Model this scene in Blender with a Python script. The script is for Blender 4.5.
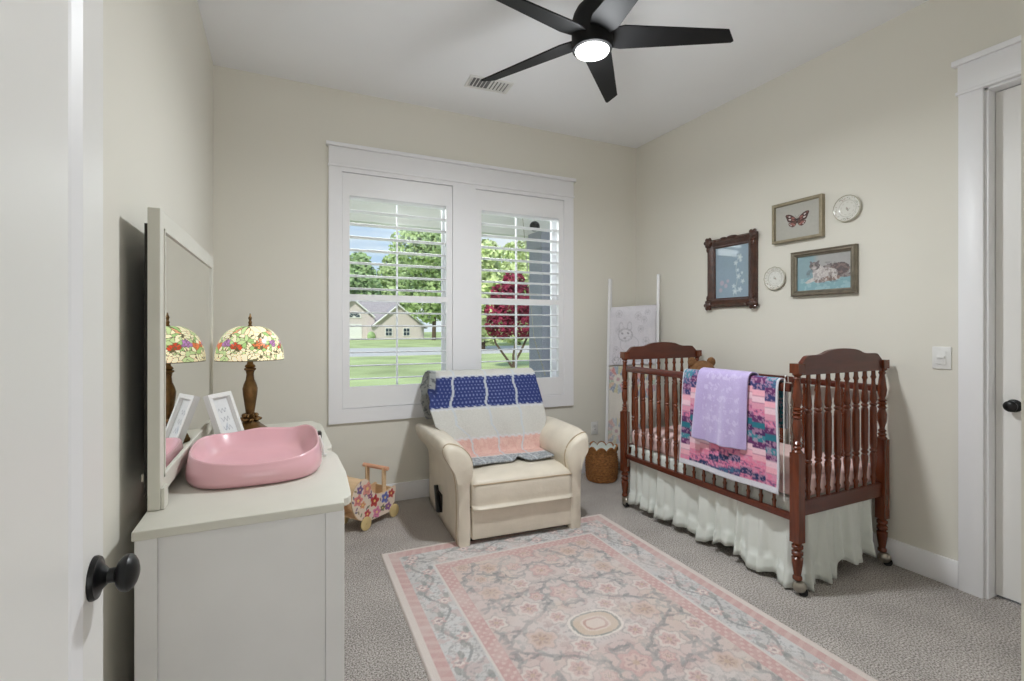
import bpy, bmesh, math, random
import numpy as np
from math import sin, cos, pi, radians as R
from mathutils import Vector, Matrix

random.seed(7)
SC = bpy.context.scene
COL = SC.collection
for o in list(bpy.data.objects):
    bpy.data.objects.remove(o)

# ------------------------------------------------------------------ camera
CAMZ = 1.315
cd = bpy.data.cameras.new('camera')
cd.sensor_width = 36.0
cd.sensor_fit = 'HORIZONTAL'
cd.lens = 36.0 * 490.13 / 1024.0
cd.shift_y = -11.97 / 1024.0
cd.clip_start = 0.01
cd.clip_end = 500
cam = bpy.data.objects.new('camera', cd)
cam.location = (0, 0, CAMZ)
cam.rotation_euler = (pi / 2, 0, -0.4426)
COL.objects.link(cam)
SC.camera = cam

# ------------------------------------------------------------------ view
SC.view_settings.view_transform = 'Standard'
SC.view_settings.look = 'None'
SC.view_settings.gamma = 1.0
SC.view_settings.use_curve_mapping = False
SC.view_settings.exposure = 0.08
SC.cycles.max_bounces = 10
SC.cycles.diffuse_bounces = 8
SC.cycles.glossy_bounces = 4
SC.cycles.transparent_max_bounces = 16
SC.cycles.sample_clamp_indirect = 6.0
SC.cycles.use_denoising = True

# ------------------------------------------------------------------ world
def make_world():
    w = bpy.data.worlds.new('sky')
    SC.world = w
    w.use_nodes = True
    nt = w.node_tree
    nt.nodes.clear()
    N = nt.nodes.new
    L = nt.links.new
    out = N('ShaderNodeOutputWorld')
    bg = N('ShaderNodeBackground')
    tc = N('ShaderNodeTexCoord')
    sep = N('ShaderNodeSeparateXYZ')
    L(tc.outputs['Generated'], sep.inputs[0])
    ramp = N('ShaderNodeValToRGB')
    e = ramp.color_ramp.elements
    e[0].position = 0.0
    e[0].color = (0.72, 0.82, 0.92, 1)
    e[1].position = 0.6
    e[1].color = (0.2, 0.38, 0.72, 1)
    x = e.new(0.14)
    x.color = (0.5, 0.68, 0.9, 1)
    L(sep.outputs['Z'], ramp.inputs[0])
    mp = N('ShaderNodeMapping')
    mp.inputs['Scale'].default_value = (2.2, 2.2, 6.0)
    L(tc.outputs['Generated'], mp.inputs[0])
    nz = N('ShaderNodeTexNoise')
    nz.inputs['Scale'].default_value = 1.6
    nz.inputs['Detail'].default_value = 7
    L(mp.outputs[0], nz.inputs['Vector'])
    cr = N('ShaderNodeValToRGB')
    cr.color_ramp.elements[0].position = 0.46
    cr.color_ramp.elements[1].position = 0.66
    L(nz.outputs['Fac'], cr.inputs[0])
    mx = N('ShaderNodeMix')
    mx.data_type = 'RGBA'
    L(cr.outputs[0], mx.inputs['Factor'])
    L(ramp.outputs[0], mx.inputs['A'])
    mx.inputs['B'].default_value = (0.95, 0.96, 0.98, 1)
    L(mx.outputs['Result'], bg.inputs['Color'])
    bg.inputs['Strength'].default_value = 1.0
    L(bg.outputs[0], out.inputs[0])
make_world()

def lamp(name, typ, loc, energy, color=(1, 1, 1), rot=(0, 0, 0), **kw):
    l = bpy.data.lights.new(name, typ)
    l.energy = energy
    l.color = color
    for k, v in kw.items():
        setattr(l, k, v)
    o = bpy.data.objects.new(name, l)
    o.location = loc
    o.rotation_euler = rot
    COL.objects.link(o)
    return o

lamp('sun', 'SUN', (0, -5, 12), 3.2, (1, 0.96, 0.88), (R(48), 0, R(-35)), angle=R(2))
# daylight coming in under the porch roof
lamp('porch_daylight', 'AREA', (1.36, 4.75, 2.62), 30, (0.95, 0.98, 1.0), (R(-62), 0, 0), shape='RECTANGLE', size=2.0, size_y=0.7)
# added fill lamp behind the camera, brightens the room through the doorway
lamp('hall_fill', 'AREA', (0.15, -1.55, 1.35), 15, (0.945, 0.978, 1.0), (R(98), 0, R(-12)), shape='RECTANGLE', size=1.3, size_y=2.0)
FAN = (1.32, 1.91)
lamp('fan_lamp', 'AREA', (FAN[0], FAN[1], 2.575), 33, (0.94, 0.976, 1.0), shape='DISK', size=0.16)
lamp('fan_lamp_dome', 'POINT', (FAN[0], FAN[1], 2.50), 11, (0.94, 0.976, 1.0), shadow_soft_size=0.08)

# ------------------------------------------------------------------ helpers
def lin(c):
    c = np.asarray(c, float) / 255.0
    return np.where(c <= 0.04045, c / 12.92, ((c + 0.055) / 1.055) ** 2.4)

def hexl(r, g, b):
    return tuple(lin((r, g, b))) + (1.0,)

MATS = {}
def mat(name, rgb=None, rough=0.6, metal=0.0, bump=None, vary=None, attr=False, coat=0.0, emit=None,
        spec=0.5, trans=0.0, sheen=0.0, coords='Object', bscale=(1, 1, 1)):
    """procedural principled material; rgb in sRGB 0-255"""
    if name in MATS:
        return MATS[name]
    m = bpy.data.materials.new(name)
    m.use_nodes = True
    nt = m.node_tree
    N, L = nt.nodes.new, nt.links.new
    b = nt.nodes['Principled BSDF']
    b.inputs['Roughness'].default_value = rough
    b.inputs['Metallic'].default_value = metal
    b.inputs['Specular IOR Level'].default_value = spec
    if coat:
        b.inputs['Coat Weight'].default_value = coat
        b.inputs['Coat Roughness'].default_value = 0.04
    if trans:
        b.inputs['Transmission Weight'].default_value = trans
    if sheen:
        b.inputs['Sheen Weight'].default_value = sheen
    tc = N('ShaderNodeTexCoord')
    mp = N('ShaderNodeMapping')
    mp.inputs['Scale'].default_value = bscale
    L(tc.outputs[coords], mp.inputs[0])
    if attr:
        a = N('ShaderNodeAttribute')
        a.attribute_name = 'paint'
        src = a.outputs['Color']
    else:
        rg = N('ShaderNodeRGB')
        rg.outputs[0].default_value = hexl(*rgb)
        src = rg.outputs[0]
    if vary:
        sc, amt = vary[0], vary[1]
        nz = N('ShaderNodeTexNoise')
        nz.inputs['Scale'].default_value = sc
        nz.inputs['Detail'].default_value = vary[2] if len(vary) > 2 else 4
        L(mp.outputs[0], nz.inputs['Vector'])
        mr = N('ShaderNodeMapRange')
        mr.inputs['From Min'].default_value = 0.3
        mr.inputs['From Max'].default_value = 0.7
        mr.inputs['To Min'].default_value = 1 - amt
        mr.inputs['To Max'].default_value = 1 + amt
        L(nz.outputs['Fac'], mr.inputs[0])
        mu = N('ShaderNodeVectorMath')
        mu.operation = 'SCALE'
        L(src, mu.inputs[0])
        L(mr.outputs[0], mu.inputs['Scale'])
        src = mu.outputs[0]
    L(src, b.inputs['Base Color'])
    if emit:
        L(src, b.inputs['Emission Color'])
        b.inputs['Emission Strength'].default_value = emit
    if bump:
        nz = N('ShaderNodeTexNoise')
        nz.inputs['Scale'].default_value = bump[0]
        nz.inputs['Detail'].default_value = 3
        L(mp.outputs[0], nz.inputs['Vector'])
        bp = N('ShaderNodeBump')
        bp.inputs['Strength'].default_value = bump[1]
        bp.inputs['Distance'].default_value = bump[2] if len(bump) > 2 else 0.004
        L(nz.outputs['Fac'], bp.inputs['Height'])
        L(bp.outputs[0], b.inputs['Normal'])
    MATS[name] = m
    return m

class G:
    """collects geometry for ONE mesh object"""
    def __init__(s):
        s.v, s.f, s.c = [], [], []
    def add(s, vs, fs):
        n = len(s.v)
        s.v += [tuple(map(float, p)) for p in vs]
        s.f += [tuple(i + n for i in f) for f in fs]
        return s
    def box(s, x0, x1, y0, y1, z0, z1, M=None):
        vs = [Vector((x, y, z)) for z in (z0, z1) for y in (y0, y1) for x in (x0, x1)]
        if M:
            vs = [M @ p for p in vs]
        return s.add(vs, [(0, 2, 3, 1), (4, 5, 7, 6), (0, 1, 5, 4), (2, 6, 7, 3), (0, 4, 6, 2), (1, 3, 7, 5)])
    def lathe(s, prof, o=(0, 0, 0), axis='z', n=16, M=None):
        """prof: (height, radius) list"""
        vs, fs = [], []
        for h, r in prof:
            for k in range(n):
                a = 2 * pi * k / n
                p = (r * cos(a), r * sin(a), h)
                if axis == 'x':
                    p = (h, r * cos(a), r * sin(a))
                elif axis == 'y':
                    p = (r * sin(a), h, r * cos(a))
                p = Vector(p) + Vector(o)
                vs.append(M @ p if M else p)
        for i in range(len(prof) - 1):
            for k in range(n):
                a, b = i * n + k, i * n + (k + 1) % n
                fs.append((a, b, b + n, a + n))
        fs.append(tuple(reversed(range(n))))
        fs.append(tuple(range((len(prof) - 1) * n, len(prof) * n)))
        return s.add(vs, fs)
    def tube(s, pts, r, n=8, closed=False):
        pts = [Vector(p) for p in pts]
        rs = r if isinstance(r, (list, tuple)) else [r] * len(pts)
        vs, fs = [], []
        up = Vector((0, 0, 1))
        m = len(pts)
        for i, p in enumerate(pts):
            if closed:
                d = pts[(i + 1) % m] - pts[i - 1]
            else:
                d = pts[min(i + 1, m - 1)] - pts[max(i - 1, 0)]
            d.normalize()
            u = up if abs(d.z) < 0.95 else Vector((1, 0, 0))
            a = d.cross(u).normalized()
            b = d.cross(a).normalized()
            if i and prev.dot(a) < 0 and abs(d.z) < 0.95:
                pass
            prev = a
            for k in range(n):
                t = 2 * pi * k / n
                vs.append(p + a * (rs[i] * cos(t)) + b * (rs[i] * sin(t)))
        for i in range(m if closed else m - 1):
            for k in range(n):
                j = (i + 1) % m
                fs.append((i * n + k, i * n + (k + 1) % n, j * n + (k + 1) % n, j * n + k))
        if not closed:
            fs.append(tuple(range(n)))
            fs.append(tuple(reversed(range((m - 1) * n, m * n))))
        return s.add(vs, fs)
    def prism(s, outline, d0, d1, axis='z', M=None):
        """outline in the two other axes (x,y | x,z | y,z), extruded d0..d1 along axis"""
        def P(a, b, d):
            return {'z': (a, b, d), 'y': (a, d, b), 'x': (d, a, b)}[axis]
        n = len(outline)
        vs = [Vector(P(a, b, d0)) for a, b in outline] + [Vector(P(a, b, d1)) for a, b in outline]
        if M:
            vs = [M @ p for p in vs]
        fs = [tuple(reversed(range(n))), tuple(range(n, 2 * n))]
        fs += [(i, (i + 1) % n, n + (i + 1) % n, n + i) for i in range(n)]
        return s.add(vs, fs)
    def loft(s, rings, cap=True, closed=True):
        n = len(rings[0])
        vs = [p for r in rings for p in r]
        fs = []
        for i in range(len(rings) - 1):
            for k in range(n if closed else n - 1):
                a, b = i * n + k, i * n + (k + 1) % n
                fs.append((a, b, b + n, a + n))
        if cap:
            fs.append(tuple(reversed(range(n))))
            fs.append(tuple(range((len(rings) - 1) * n, len(rings) * n)))
        return s.add(vs, fs)
    def ball(s, c, r, nu=14, nv=9, M=None):
        r = (r, r, r) if not isinstance(r, (tuple, list)) else r
        vs = [Vector((0, 0, -1))]
        for i in range(1, nv):
            t = pi * i / nv
            for k in range(nu):
                a = 2 * pi * k / nu
                vs.append(Vector((sin(t) * cos(a), sin(t) * sin(a), -cos(t))))
        vs.append(Vector((0, 0, 1)))
        vs = [Vector((p.x * r[0], p.y * r[1], p.z * r[2])) for p in vs]
        if M:
            vs = [M @ p for p in vs]
        vs = [p + Vector(c) for p in vs]
        fs = [(0, 1 + (k + 1) % nu, 1 + k) for k in range(nu)]
        for i in range(nv - 2):
            for k in range(nu):
                a, b = 1 + i * nu + k, 1 + i * nu + (k + 1) % nu
                fs.append((a, b, b + nu, a + nu))
        t = len(vs) - 1
        fs += [(t, t - nu + k, t - nu + (k + 1) % nu) for k in range(nu)]
        return s.add(vs, fs)
    def frame(s, w, h, prof):
        """mitred picture-frame moulding around a w x h outer rectangle centred on x,z; prof = (inset, y) closed loop"""
        rings = []
        for sx, sz in ((-1, -1), (1, -1), (1, 1), (-1, 1)):
            rings.append([(sx * (w / 2 - i), y, sz * (h / 2 - i)) for i, y in prof])
        n = len(prof)
        vs = [p for r in rings for p in r]
        fs = []
        for i in range(4):
            j = (i + 1) % 4
            for k in range(n):
                fs.append((i * n + k, j * n + k, j * n + (k + 1) % n, i * n + (k + 1) % n))
        return s.add(vs, fs)
    def mesh(s, name, m, smooth=35, bevel=0, seg=2, sub=0):
        me = bpy.data.meshes.new(name)
        me.from_pydata(s.v, [], s.f)
        me.validate()
        bm = bmesh.new()
        bm.from_mesh(me)
        bmesh.ops.recalc_face_normals(bm, faces=bm.faces)
        if bevel:
            es = [e for e in bm.edges if len(e.link_faces) == 2 and e.calc_face_angle(0) > 0.5]
            bmesh.ops.bevel(bm, geom=es, offset=bevel, segments=seg, affect='EDGES', profile=0.5, clamp_overlap=True)
        bm.to_mesh(me)
        bm.free()
        if smooth:
            for p in me.polygons:
                p.use_smooth = True
            me.set_sharp_from_angle(angle=R(smooth))
        me.materials.append(m)
        return me

def link(name, me, parent=None, loc=None, rot=None, scale=None):
    o = bpy.data.objects.new(name, me)
    COL.objects.link(o)
    if parent:
        o.parent = parent
    if loc:
        o.location = loc
    if rot:
        o.rotation_euler = rot
    if scale:
        o.scale = scale
    return o

def part(name, g, m, parent, **kw):
    label = kw.pop('label', None)
    sub = kw.pop('sub', 0)
    o = link(name, g.mesh(name, m, **kw), parent)
    if label:
        o['label'] = label
    if sub:
        md = o.modifiers.new('sub', 'SUBSURF')
        md.levels = md.render_levels = sub
    return o

def tag(o, label, cat, group=None):
    o['label'] = label
    o['category'] = cat
    if group:
        o['group'] = group
    return o

def thing(name, label, cat, loc=(0, 0, 0), rz=0, group=None):
    o = bpy.data.objects.new(name, None)
    o.empty_display_size = 0.05
    o.location = loc
    o.rotation_euler = (0, 0, rz)
    COL.objects.link(o)
    return tag(o, label, cat, group)

def struct(name, g, m, parent=None, **kw):
    o = link(name, g.mesh(name, m, **kw), parent)
    if not parent:
        o['kind'] = 'structure'
    return o

def structroot(name, loc=(0, 0, 0), rz=0):
    o = bpy.data.objects.new(name, None)
    o.location = loc
    o.rotation_euler = (0, 0, rz)
    o['kind'] = 'structure'
    COL.objects.link(o)
    return o

# painted grids ------------------------------------------------------
def hash2(i, j, seed=0):
    x = np.sin(i * 127.1 + j * 311.7 + seed * 74.7) * 43758.5453
    return x - np.floor(x)

def vnoise(x, y, seed=0):
    i, j = np.floor(x), np.floor(y)
    fx, fy = x - i, y - j
    fx, fy = fx * fx * (3 - 2 * fx), fy * fy * (3 - 2 * fy)
    a = hash2(i, j, seed) * (1 - fx) + hash2(i + 1, j, seed) * fx
    b = hash2(i, j + 1, seed) * (1 - fx) + hash2(i + 1, j + 1, seed) * fx
    return a * (1 - fy) + b * fy

def fbm(x, y, seed=0):
    return 0.55 * vnoise(x, y, seed) + 0.3 * vnoise(2.1 * x, 2.1 * y, seed + 3) + 0.15 * vnoise(4.3 * x, 4.3 * y, seed + 5)

class Paint:
    def __init__(s, U, V, base):
        s.U, s.V = U, V
        s.c = np.zeros(U.shape + (3,)) + lin(base)
    def put(s, mask, rgb, a=1.0):
        m = np.clip(mask.astype(float) * a, 0, 1)[..., None]
        s.c = s.c * (1 - m) + lin(rgb) * m
    def ell(s, x, y, rx, ry, rgb, rot=0, a=1.0, soft=0.0):
        c, q = cos(rot), sin(rot)
        dx, dy = s.U - x, s.V - y
        d = np.sqrt(((dx * c + dy * q) / rx) ** 2 + ((-dx * q + dy * c) / ry) ** 2)
        s.put(np.clip((1 + soft - d) / (2 * soft), 0, 1) if soft else d < 1, rgb, a)
    def seg(s, x0, y0, x1, y1, w, rgb, a=1.0):
        dx, dy = x1 - x0, y1 - y0
        l = dx * dx + dy * dy + 1e-12
        t = np.clip(((s.U - x0) * dx + (s.V - y0) * dy) / l, 0, 1)
        d = np.hypot(s.U - x0 - t * dx, s.V - y0 - t * dy)
        s.put(d < w, rgb, a)
    def poly(s, pts, w, rgb, a=1.0):
        for p, q in zip(pts, pts[1:]):
            s.seg(*p, *q, w, rgb, a)

def painted(name, P, C, m, parent=None, smooth=True, wrap=False, solid=0):
    """P, C arrays (nv,nu,3) -> one grid mesh with a colour attribute"""
    nv, nu = P.shape[:2]
    me = bpy.data.meshes.new(name)
    idx = np.arange(nv * nu).reshape(nv, nu)
    a, b, c, d = idx[:-1, :-1], idx[:-1, 1:], idx[1:, 1:], idx[1:, :-1]
    fs = np.stack([a, b, c, d], -1).reshape(-1, 4)
    if wrap:
        fs = np.concatenate([fs, np.stack([idx[:-1, -1], idx[:-1, 0], idx[1:, 0], idx[1:, -1]], -1).reshape(-1, 4)])
    me.from_pydata(P.reshape(-1, 3).tolist(), [], fs.tolist())
    at = me.color_attributes.new('paint', 'FLOAT_COLOR', 'POINT')
    rgba = np.concatenate([C.reshape(-1, 3), np.ones((nv * nu, 1))], 1).astype(np.float32)
    at.data.foreach_set('color', rgba.ravel())
    if smooth:
        me.polygons.foreach_set('use_smooth', [True] * len(me.polygons))
    me.materials.append(m)
    me.update()
    o = link(name, me, parent)
    if solid:
        md = o.modifiers.new('solid', 'SOLIDIFY')
        md.thickness = solid
        md.offset = 0
    return o

def uv(nu, nv):
    return np.meshgrid(np.linspace(0, 1, nu), np.linspace(0, 1, nv))

def flat(w, h, y, nu, nv, cx=0, cz=0):
    """canvas in the x,z plane facing -y"""
    U, V = uv(nu, nv)
    P = np.stack([cx + (U - 0.5) * w, np.full_like(U, y), cz + (V - 0.5) * h], -1)
    return U, V, P

def catmull(pts, n, closed=False):
    p = np.asarray(pts, float)
    m = len(p)
    out = []
    segs = m if closed else m - 1
    ts = np.linspace(0, segs, n, endpoint=not closed)
    for t in ts:
        i = min(int(t), segs - 1)
        f = t - i
        g = (lambda k: p[k % m]) if closed else (lambda k: p[min(max(k, 0), m - 1)])
        a, b, c, d = g(i - 1), g(i), g(i + 1), g(i + 2)
        out.append(0.5 * ((2 * b) + (c - a) * f + (2 * a - 5 * b + 4 * c - d) * f * f + (3 * b - a - 3 * c + d) * f ** 3))
    return np.array(out)

# ------------------------------------------------------------------ materials
M_wall = mat('wall_paint', (223, 220, 210), 0.75, bump=(260, 0.05, 0.001), vary=(1.2, 0.012))
M_ceil = mat('ceiling_paint', (241, 243, 246), 0.85, bump=(300, 0.06, 0.001), vary=(2, 0.01))
M_trim = mat('white_trim_paint', (238, 238, 241), 0.4, vary=(3, 0.01))
M_shut = mat('shutter_paint', (238, 238, 240), 0.38, vary=(3, 0.01))
M_door = mat('door_paint', (232, 231, 229), 0.42, vary=(2, 0.012))
M_black = mat('black_metal', (22, 22, 23), 0.35, 0.3, vary=(30, 0.1))
M_fan = mat('fan_black', (24, 24, 25), 0.6, vary=(14, 0.12), spec=0.25)
M_dress = mat('worn_cream_paint', (208, 206, 196), 0.5, vary=(7, 0.025), bump=(40, 0.08, 0.002))
M_dresside = mat('grey_white_paint', (226, 225, 225), 0.5, vary=(6, 0.02), bump=(40, 0.08, 0.002))
M_wood = mat('cherry_wood', (100, 46, 22), 0.27, vary=(9, 0.28), coat=0.25, bscale=(6, 6, 0.8))
M_woodh = mat('cherry_wood_board', (88, 37, 21), 0.3, vary=(8, 0.22), coat=0.2, bscale=(0.8, 6, 6))
M_leather = mat('cream_leather', (214, 205, 189), 0.42, vary=(6, 0.07), bump=(26, 0.22, 0.010))
M_pink = mat('pink_vinyl', (222, 173, 181), 0.25, vary=(3, 0.02), coat=0.3)
M_bronze = mat('bronze', (112, 84, 50), 0.38, 0.75, vary=(25, 0.35), bump=(60, 0.35, 0.004))
M_dark = mat('dark_void', (30, 24, 18), 0.7, vary=(8, 0.1))
M_lwood = mat('pale_wood', (222, 190, 152), 0.5, vary=(12, 0.07), bscale=(1, 1, 8))
M_basket = mat('seagrass', (150, 100, 52), 0.75, vary=(45, 0.4), bump=(70, 0.9, 0.01), bscale=(1, 1, 2.4))
M_whitecloth = mat('white_cloth', (216, 220, 215), 0.85, bump=(50, 0.1, 0.004), vary=(8, 0.02))
M_sheet = mat('pink_sheet', (231, 201, 198), 0.85, vary=(10, 0.03))
M_metal = mat('brushed_nickel', (170, 165, 155), 0.3, 0.9, vary=(30, 0.1))
M_champ = mat('champagne_frame', (156, 146, 124), 0.38, 0.55, vary=(30, 0.12))
M_pewter = mat('pewter_frame', (128, 120, 106), 0.36, 0.55, vary=(30, 0.16))
M_ornate = mat('dark_carved_wood', (70, 40, 28), 0.3, vary=(26, 0.35), coat=0.3, bump=(70, 0.4, 0.006))
M_plastic = mat('white_plastic', (226, 226, 224), 0.35, vary=(4, 0.01))
M_paint = mat('painted_paper', attr=True, rough=0.55, vary=(90, 0.04))
M_glossy = mat('glazed_print', attr=True, rough=0.5, vary=(60, 0.03), coat=0.9)
M_fabric = mat('printed_fabric', attr=True, rough=0.9, bump=(90, 0.3, 0.006), vary=(120, 0.05))
M_plush = mat('lavender_plush', attr=True, rough=0.8, bump=(220, 0.3, 0.004), vary=(140, 0.05), sheen=0.5)
M_rug = mat('rug_pile', attr=True, rough=0.95, bump=(420, 0.5, 0.004), vary=(260, 0.09))
M_glaze = mat('porcelain', attr=True, rough=0.18, vary=(20, 0.02), coat=0.4)
M_teddy = mat('brown_plush', (134, 96, 62), 0.95, bump=(180, 0.9, 0.01), vary=(60, 0.2))
M_nose = mat('dark_brown_thread', (40, 26, 20), 0.6, vary=(20, 0.1))

def carpet():
    m = bpy.data.materials.new('carpet')
    m.use_nodes = True
    nt = m.node_tree
    N, L = nt.nodes.new, nt.links.new
    b = nt.nodes['Principled BSDF']
    b.inputs['Roughness'].default_value = 1.0
    b.inputs['Specular IOR Level'].default_value = 0.1
    tc = N('ShaderNodeTexCoord')
    n1 = N('ShaderNodeTexNoise')
    n1.inputs['Scale'].default_value = 150
    n1.inputs['Detail'].default_value = 3
    n2 = N('ShaderNodeTexNoise')
    n2.inputs['Scale'].default_value = 3.5
    n2.inputs['Detail'].default_value = 3
    L(tc.outputs['Object'], n1.inputs['Vector'])
    L(tc.outputs['Object'], n2.inputs['Vector'])
    r = N('ShaderNodeValToRGB')
    r.color_ramp.elements[0].position = 0.36
    r.color_ramp.elements[0].color = hexl(122, 115, 110)
    r.color_ramp.elements[1].position = 0.64
    r.color_ramp.elements[1].color = hexl(206, 200, 195)
    L(n1.outputs['Fac'], r.inputs[0])
    mr = N('ShaderNodeMapRange')
    mr.inputs['From Min'].default_value = 0.3
    mr.inputs['From Max'].default_value = 0.7
    mr.inputs['To Min'].default_value = 0.88
    mr.inputs['To Max'].default_value = 1.1
    L(n2.outputs['Fac'], mr.inputs[0])
    mu = N('ShaderNodeVectorMath')
    mu.operation = 'SCALE'
    L(r.outputs[0], mu.inputs[0])
    L(mr.outputs[0], mu.inputs['Scale'])
    L(mu.outputs[0], b.inputs['Base Color'])
    bp = N('ShaderNodeBump')
    bp.inputs['Strength'].default_value = 0.8
    bp.inputs['Distance'].default_value = 0.007
    L(n1.outputs['Fac'], bp.inputs['Height'])
    L(bp.outputs[0], b.inputs['Normal'])
    return m
M_carpet = carpet()

def pane_mat():
    m = bpy.data.materials.new('window_glass')
    m.use_nodes = True
    nt = m.node_tree
    nt.nodes.clear()
    N, L = nt.nodes.new, nt.links.new
    out = N('ShaderNodeOutputMaterial')
    mx = N('ShaderNodeMixShader')
    t = N('ShaderNodeBsdfTransparent')
    t.inputs[0].default_value = (0.96, 0.98, 0.97, 1)
    g = N('ShaderNodeBsdfGlossy')
    g.inputs['Roughness'].default_value = 0.3
    mx.inputs[0].default_value = 0.015
    L(t.outputs[0], mx.inputs[1])
    L(g.outputs[0], mx.inputs[2])
    L(mx.outputs[0], out.inputs[0])
    return m
M_glass = pane_mat()
def mirror_mat():
    m = bpy.data.materials.new('mirror_silver')
    m.use_nodes = True
    b = m.node_tree.nodes['Principled BSDF']
    b.inputs['Base Color'].default_value = (0.86, 0.87, 0.86, 1)
    b.inputs['Metallic'].default_value = 1
    b.inputs['Roughness'].default_value = 0.015
    return m
M_mirror = mirror_mat()
def emit_mat(name, rgb, s):
    m = bpy.data.materials.new(name)
    m.use_nodes = True
    nt = m.node_tree
    nt.nodes.clear()
    out = nt.nodes.new('ShaderNodeOutputMaterial')
    e = nt.nodes.new('ShaderNodeEmission')
    e.inputs[0].default_value = (*rgb, 1)
    e.inputs[1].default_value = s
    nt.links.new(e.outputs[0], out.inputs[0])
    return m
M_lamp = emit_mat('lit_diffuser', (1, 0.99, 0.96), 5.0)

# ------------------------------------------------------------------ room shell
XL, XR, YF, YB, HC = -0.395, 3.106, 0.16, 3.76, 3.052
T = 0.14
struct('floor', G().box(-1.0, XR + T + 0.3, -1.95, YB + T, -0.12, 0), M_carpet, smooth=0)
struct('ceiling', G().box(-1.0, XR + T + 0.3, -1.95, YB + T, HC, HC + 0.1), M_ceil, smooth=0)
struct('wall_left', G().box(XL - T, XL, YF, YB + T, 0, HC), M_wall, smooth=0)
WX0, WX1, WZ0, WZ1 = 0.405, 2.291, 0.722, 2.462
g = G().box(XL, WX0, YB, YB + T, 0, HC).box(WX1, XR + T, YB, YB + T, 0, HC)
g.box(WX0, WX1, YB, YB + T, 0, WZ0).box(WX0, WX1, YB, YB + T, WZ1, HC)
struct('wall_back', g, M_wall, smooth=0)
DY0, DY1, DZ = 0.33, 1.171, 2.488     # closet door opening
g = G().box(XR, XR + T, DY1, YB, 0, HC).box(XR, XR + T, YF, DY0, 0, HC).box(XR, XR + T, DY0, DY1, DZ, HC)
struct('wall_right', g, M_wall, smooth=0)
JX0, JX1, JZ = -0.285, 0.477, 2.46   # entry opening
g = G().box(XL - T, JX0, 0.03, YF, 0, HC).box(JX1, XR + T, 0.03, YF, 0, HC).box(JX0, JX1, 0.03, YF, JZ, HC)
struct('wall_front', g, M_wall, smooth=0)
# hallway behind the photographer
struct('wall_hall_left', G().box(-0.95, -0.85, -1.8, 0.03, 0, HC), M_wall, smooth=0)
struct('wall_hall_right', G().box(1.15, 1.25, -1.8, 0.03, 0, HC), M_wall, smooth=0)
struct('wall_hall_end', G().box(-0.95, 1.25, -1.9, -1.8, 0, HC), M_wall, smooth=0)

BH, BT = 0.137, 0.016
def base_prof(g, x0, x1, y0, y1):
    return g.box(x0, x1, y0, y1, 0.0, BH)
struct('baseboard_back', base_prof(G(), XL, XR, YB - BT, YB), M_trim, bevel=0.003)
struct('baseboard_right', base_prof(G(), XR - BT, XR, 1.27, YB - BT), M_trim, bevel=0.003)
struct('baseboard_left', base_prof(G(), XL, XL + BT, YF, YB - BT), M_trim, bevel=0.003)
struct('baseboard_front', base_prof(G(), JX1 + 0.1, XR - BT, YF, YF + BT), M_trim, bevel=0.003)

# ------------------------------------------------------------------ window_1 (two sashes in one casing)
win = structroot('window_1', (0, 0, 0))
cx0, cx1 = 0.317, 2.383
yf = YB - 0.022
g = G()
g.box(cx0, 0.41, yf, YB, 0.626, 2.488).box(2.286, cx1, yf, YB, 0.626, 2.488)
g.box(0.41, 2.286, yf, YB, 0.626, 0.728)
g.box(1.249, 1.446, yf, YB + T, 0.728, 2.488)
g.box(0.41, 1.249, yf, YB, 2.456, 2.488).box(1.446, 2.286, yf, YB, 2.456, 2.488)
part('casing', g, M_trim, win, smooth=0)
part('head_trim', G().box(cx0 - 0.006, cx1 + 0.006, yf - 0.012, YB, 2.486, 2.500).box(cx0, cx1, yf - 0.003, YB, 2.5, 2.63)
     .box(cx0 - 0.018, cx1 + 0.018, yf - 0.02, YB, 2.63, 2.657), M_trim, win, bevel=0.003)
part('jamb', G().box(WX0, WX0 + 0.012, YB, YB + T, WZ0, WZ1).box(WX1 - 0.012, WX1, YB, YB + T, WZ0, WZ1)
     .box(WX0, WX1, YB, YB + T, WZ0, WZ0 + 0.012).box(WX0, WX1, YB, YB + T, WZ1 - 0.012, WZ1), M_trim, win, smooth=0)
for a, b in ((0.417, 1.249), (1.446, 2.279)):
    g = G()
    ys0, ys1 = 3.862, 3.892
    g.box(a, a + 0.05, ys0, ys1, 0.735, 2.45).box(b - 0.05, b, ys0, ys1, 0.735, 2.45)
    g.box(a + 0.05, b - 0.05, ys0, ys1, 0.735, 0.81).box(a + 0.05, b - 0.05, ys0, ys1, 2.39, 2.45)
    g.box(a + 0.05, b - 0.05, ys0, ys1, 1.522, 1.572)
    c = 0.835 if a < 1 else 1.877
    g.box(c - 0.006, c + 0.006, ys0 + 0.005, ys1 - 0.005, 0.81, 1.522).box(c - 0.006, c + 0.006, ys0 + 0.005, ys1 - 0.005, 1.572, 2.39)
    s = part('sash', g, M_trim, win, smooth=0)
    part('pane', G().box(a + 0.045, b - 0.045, 3.876, 3.879, 0.80, 2.40), M_glass, s, smooth=0)

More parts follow.
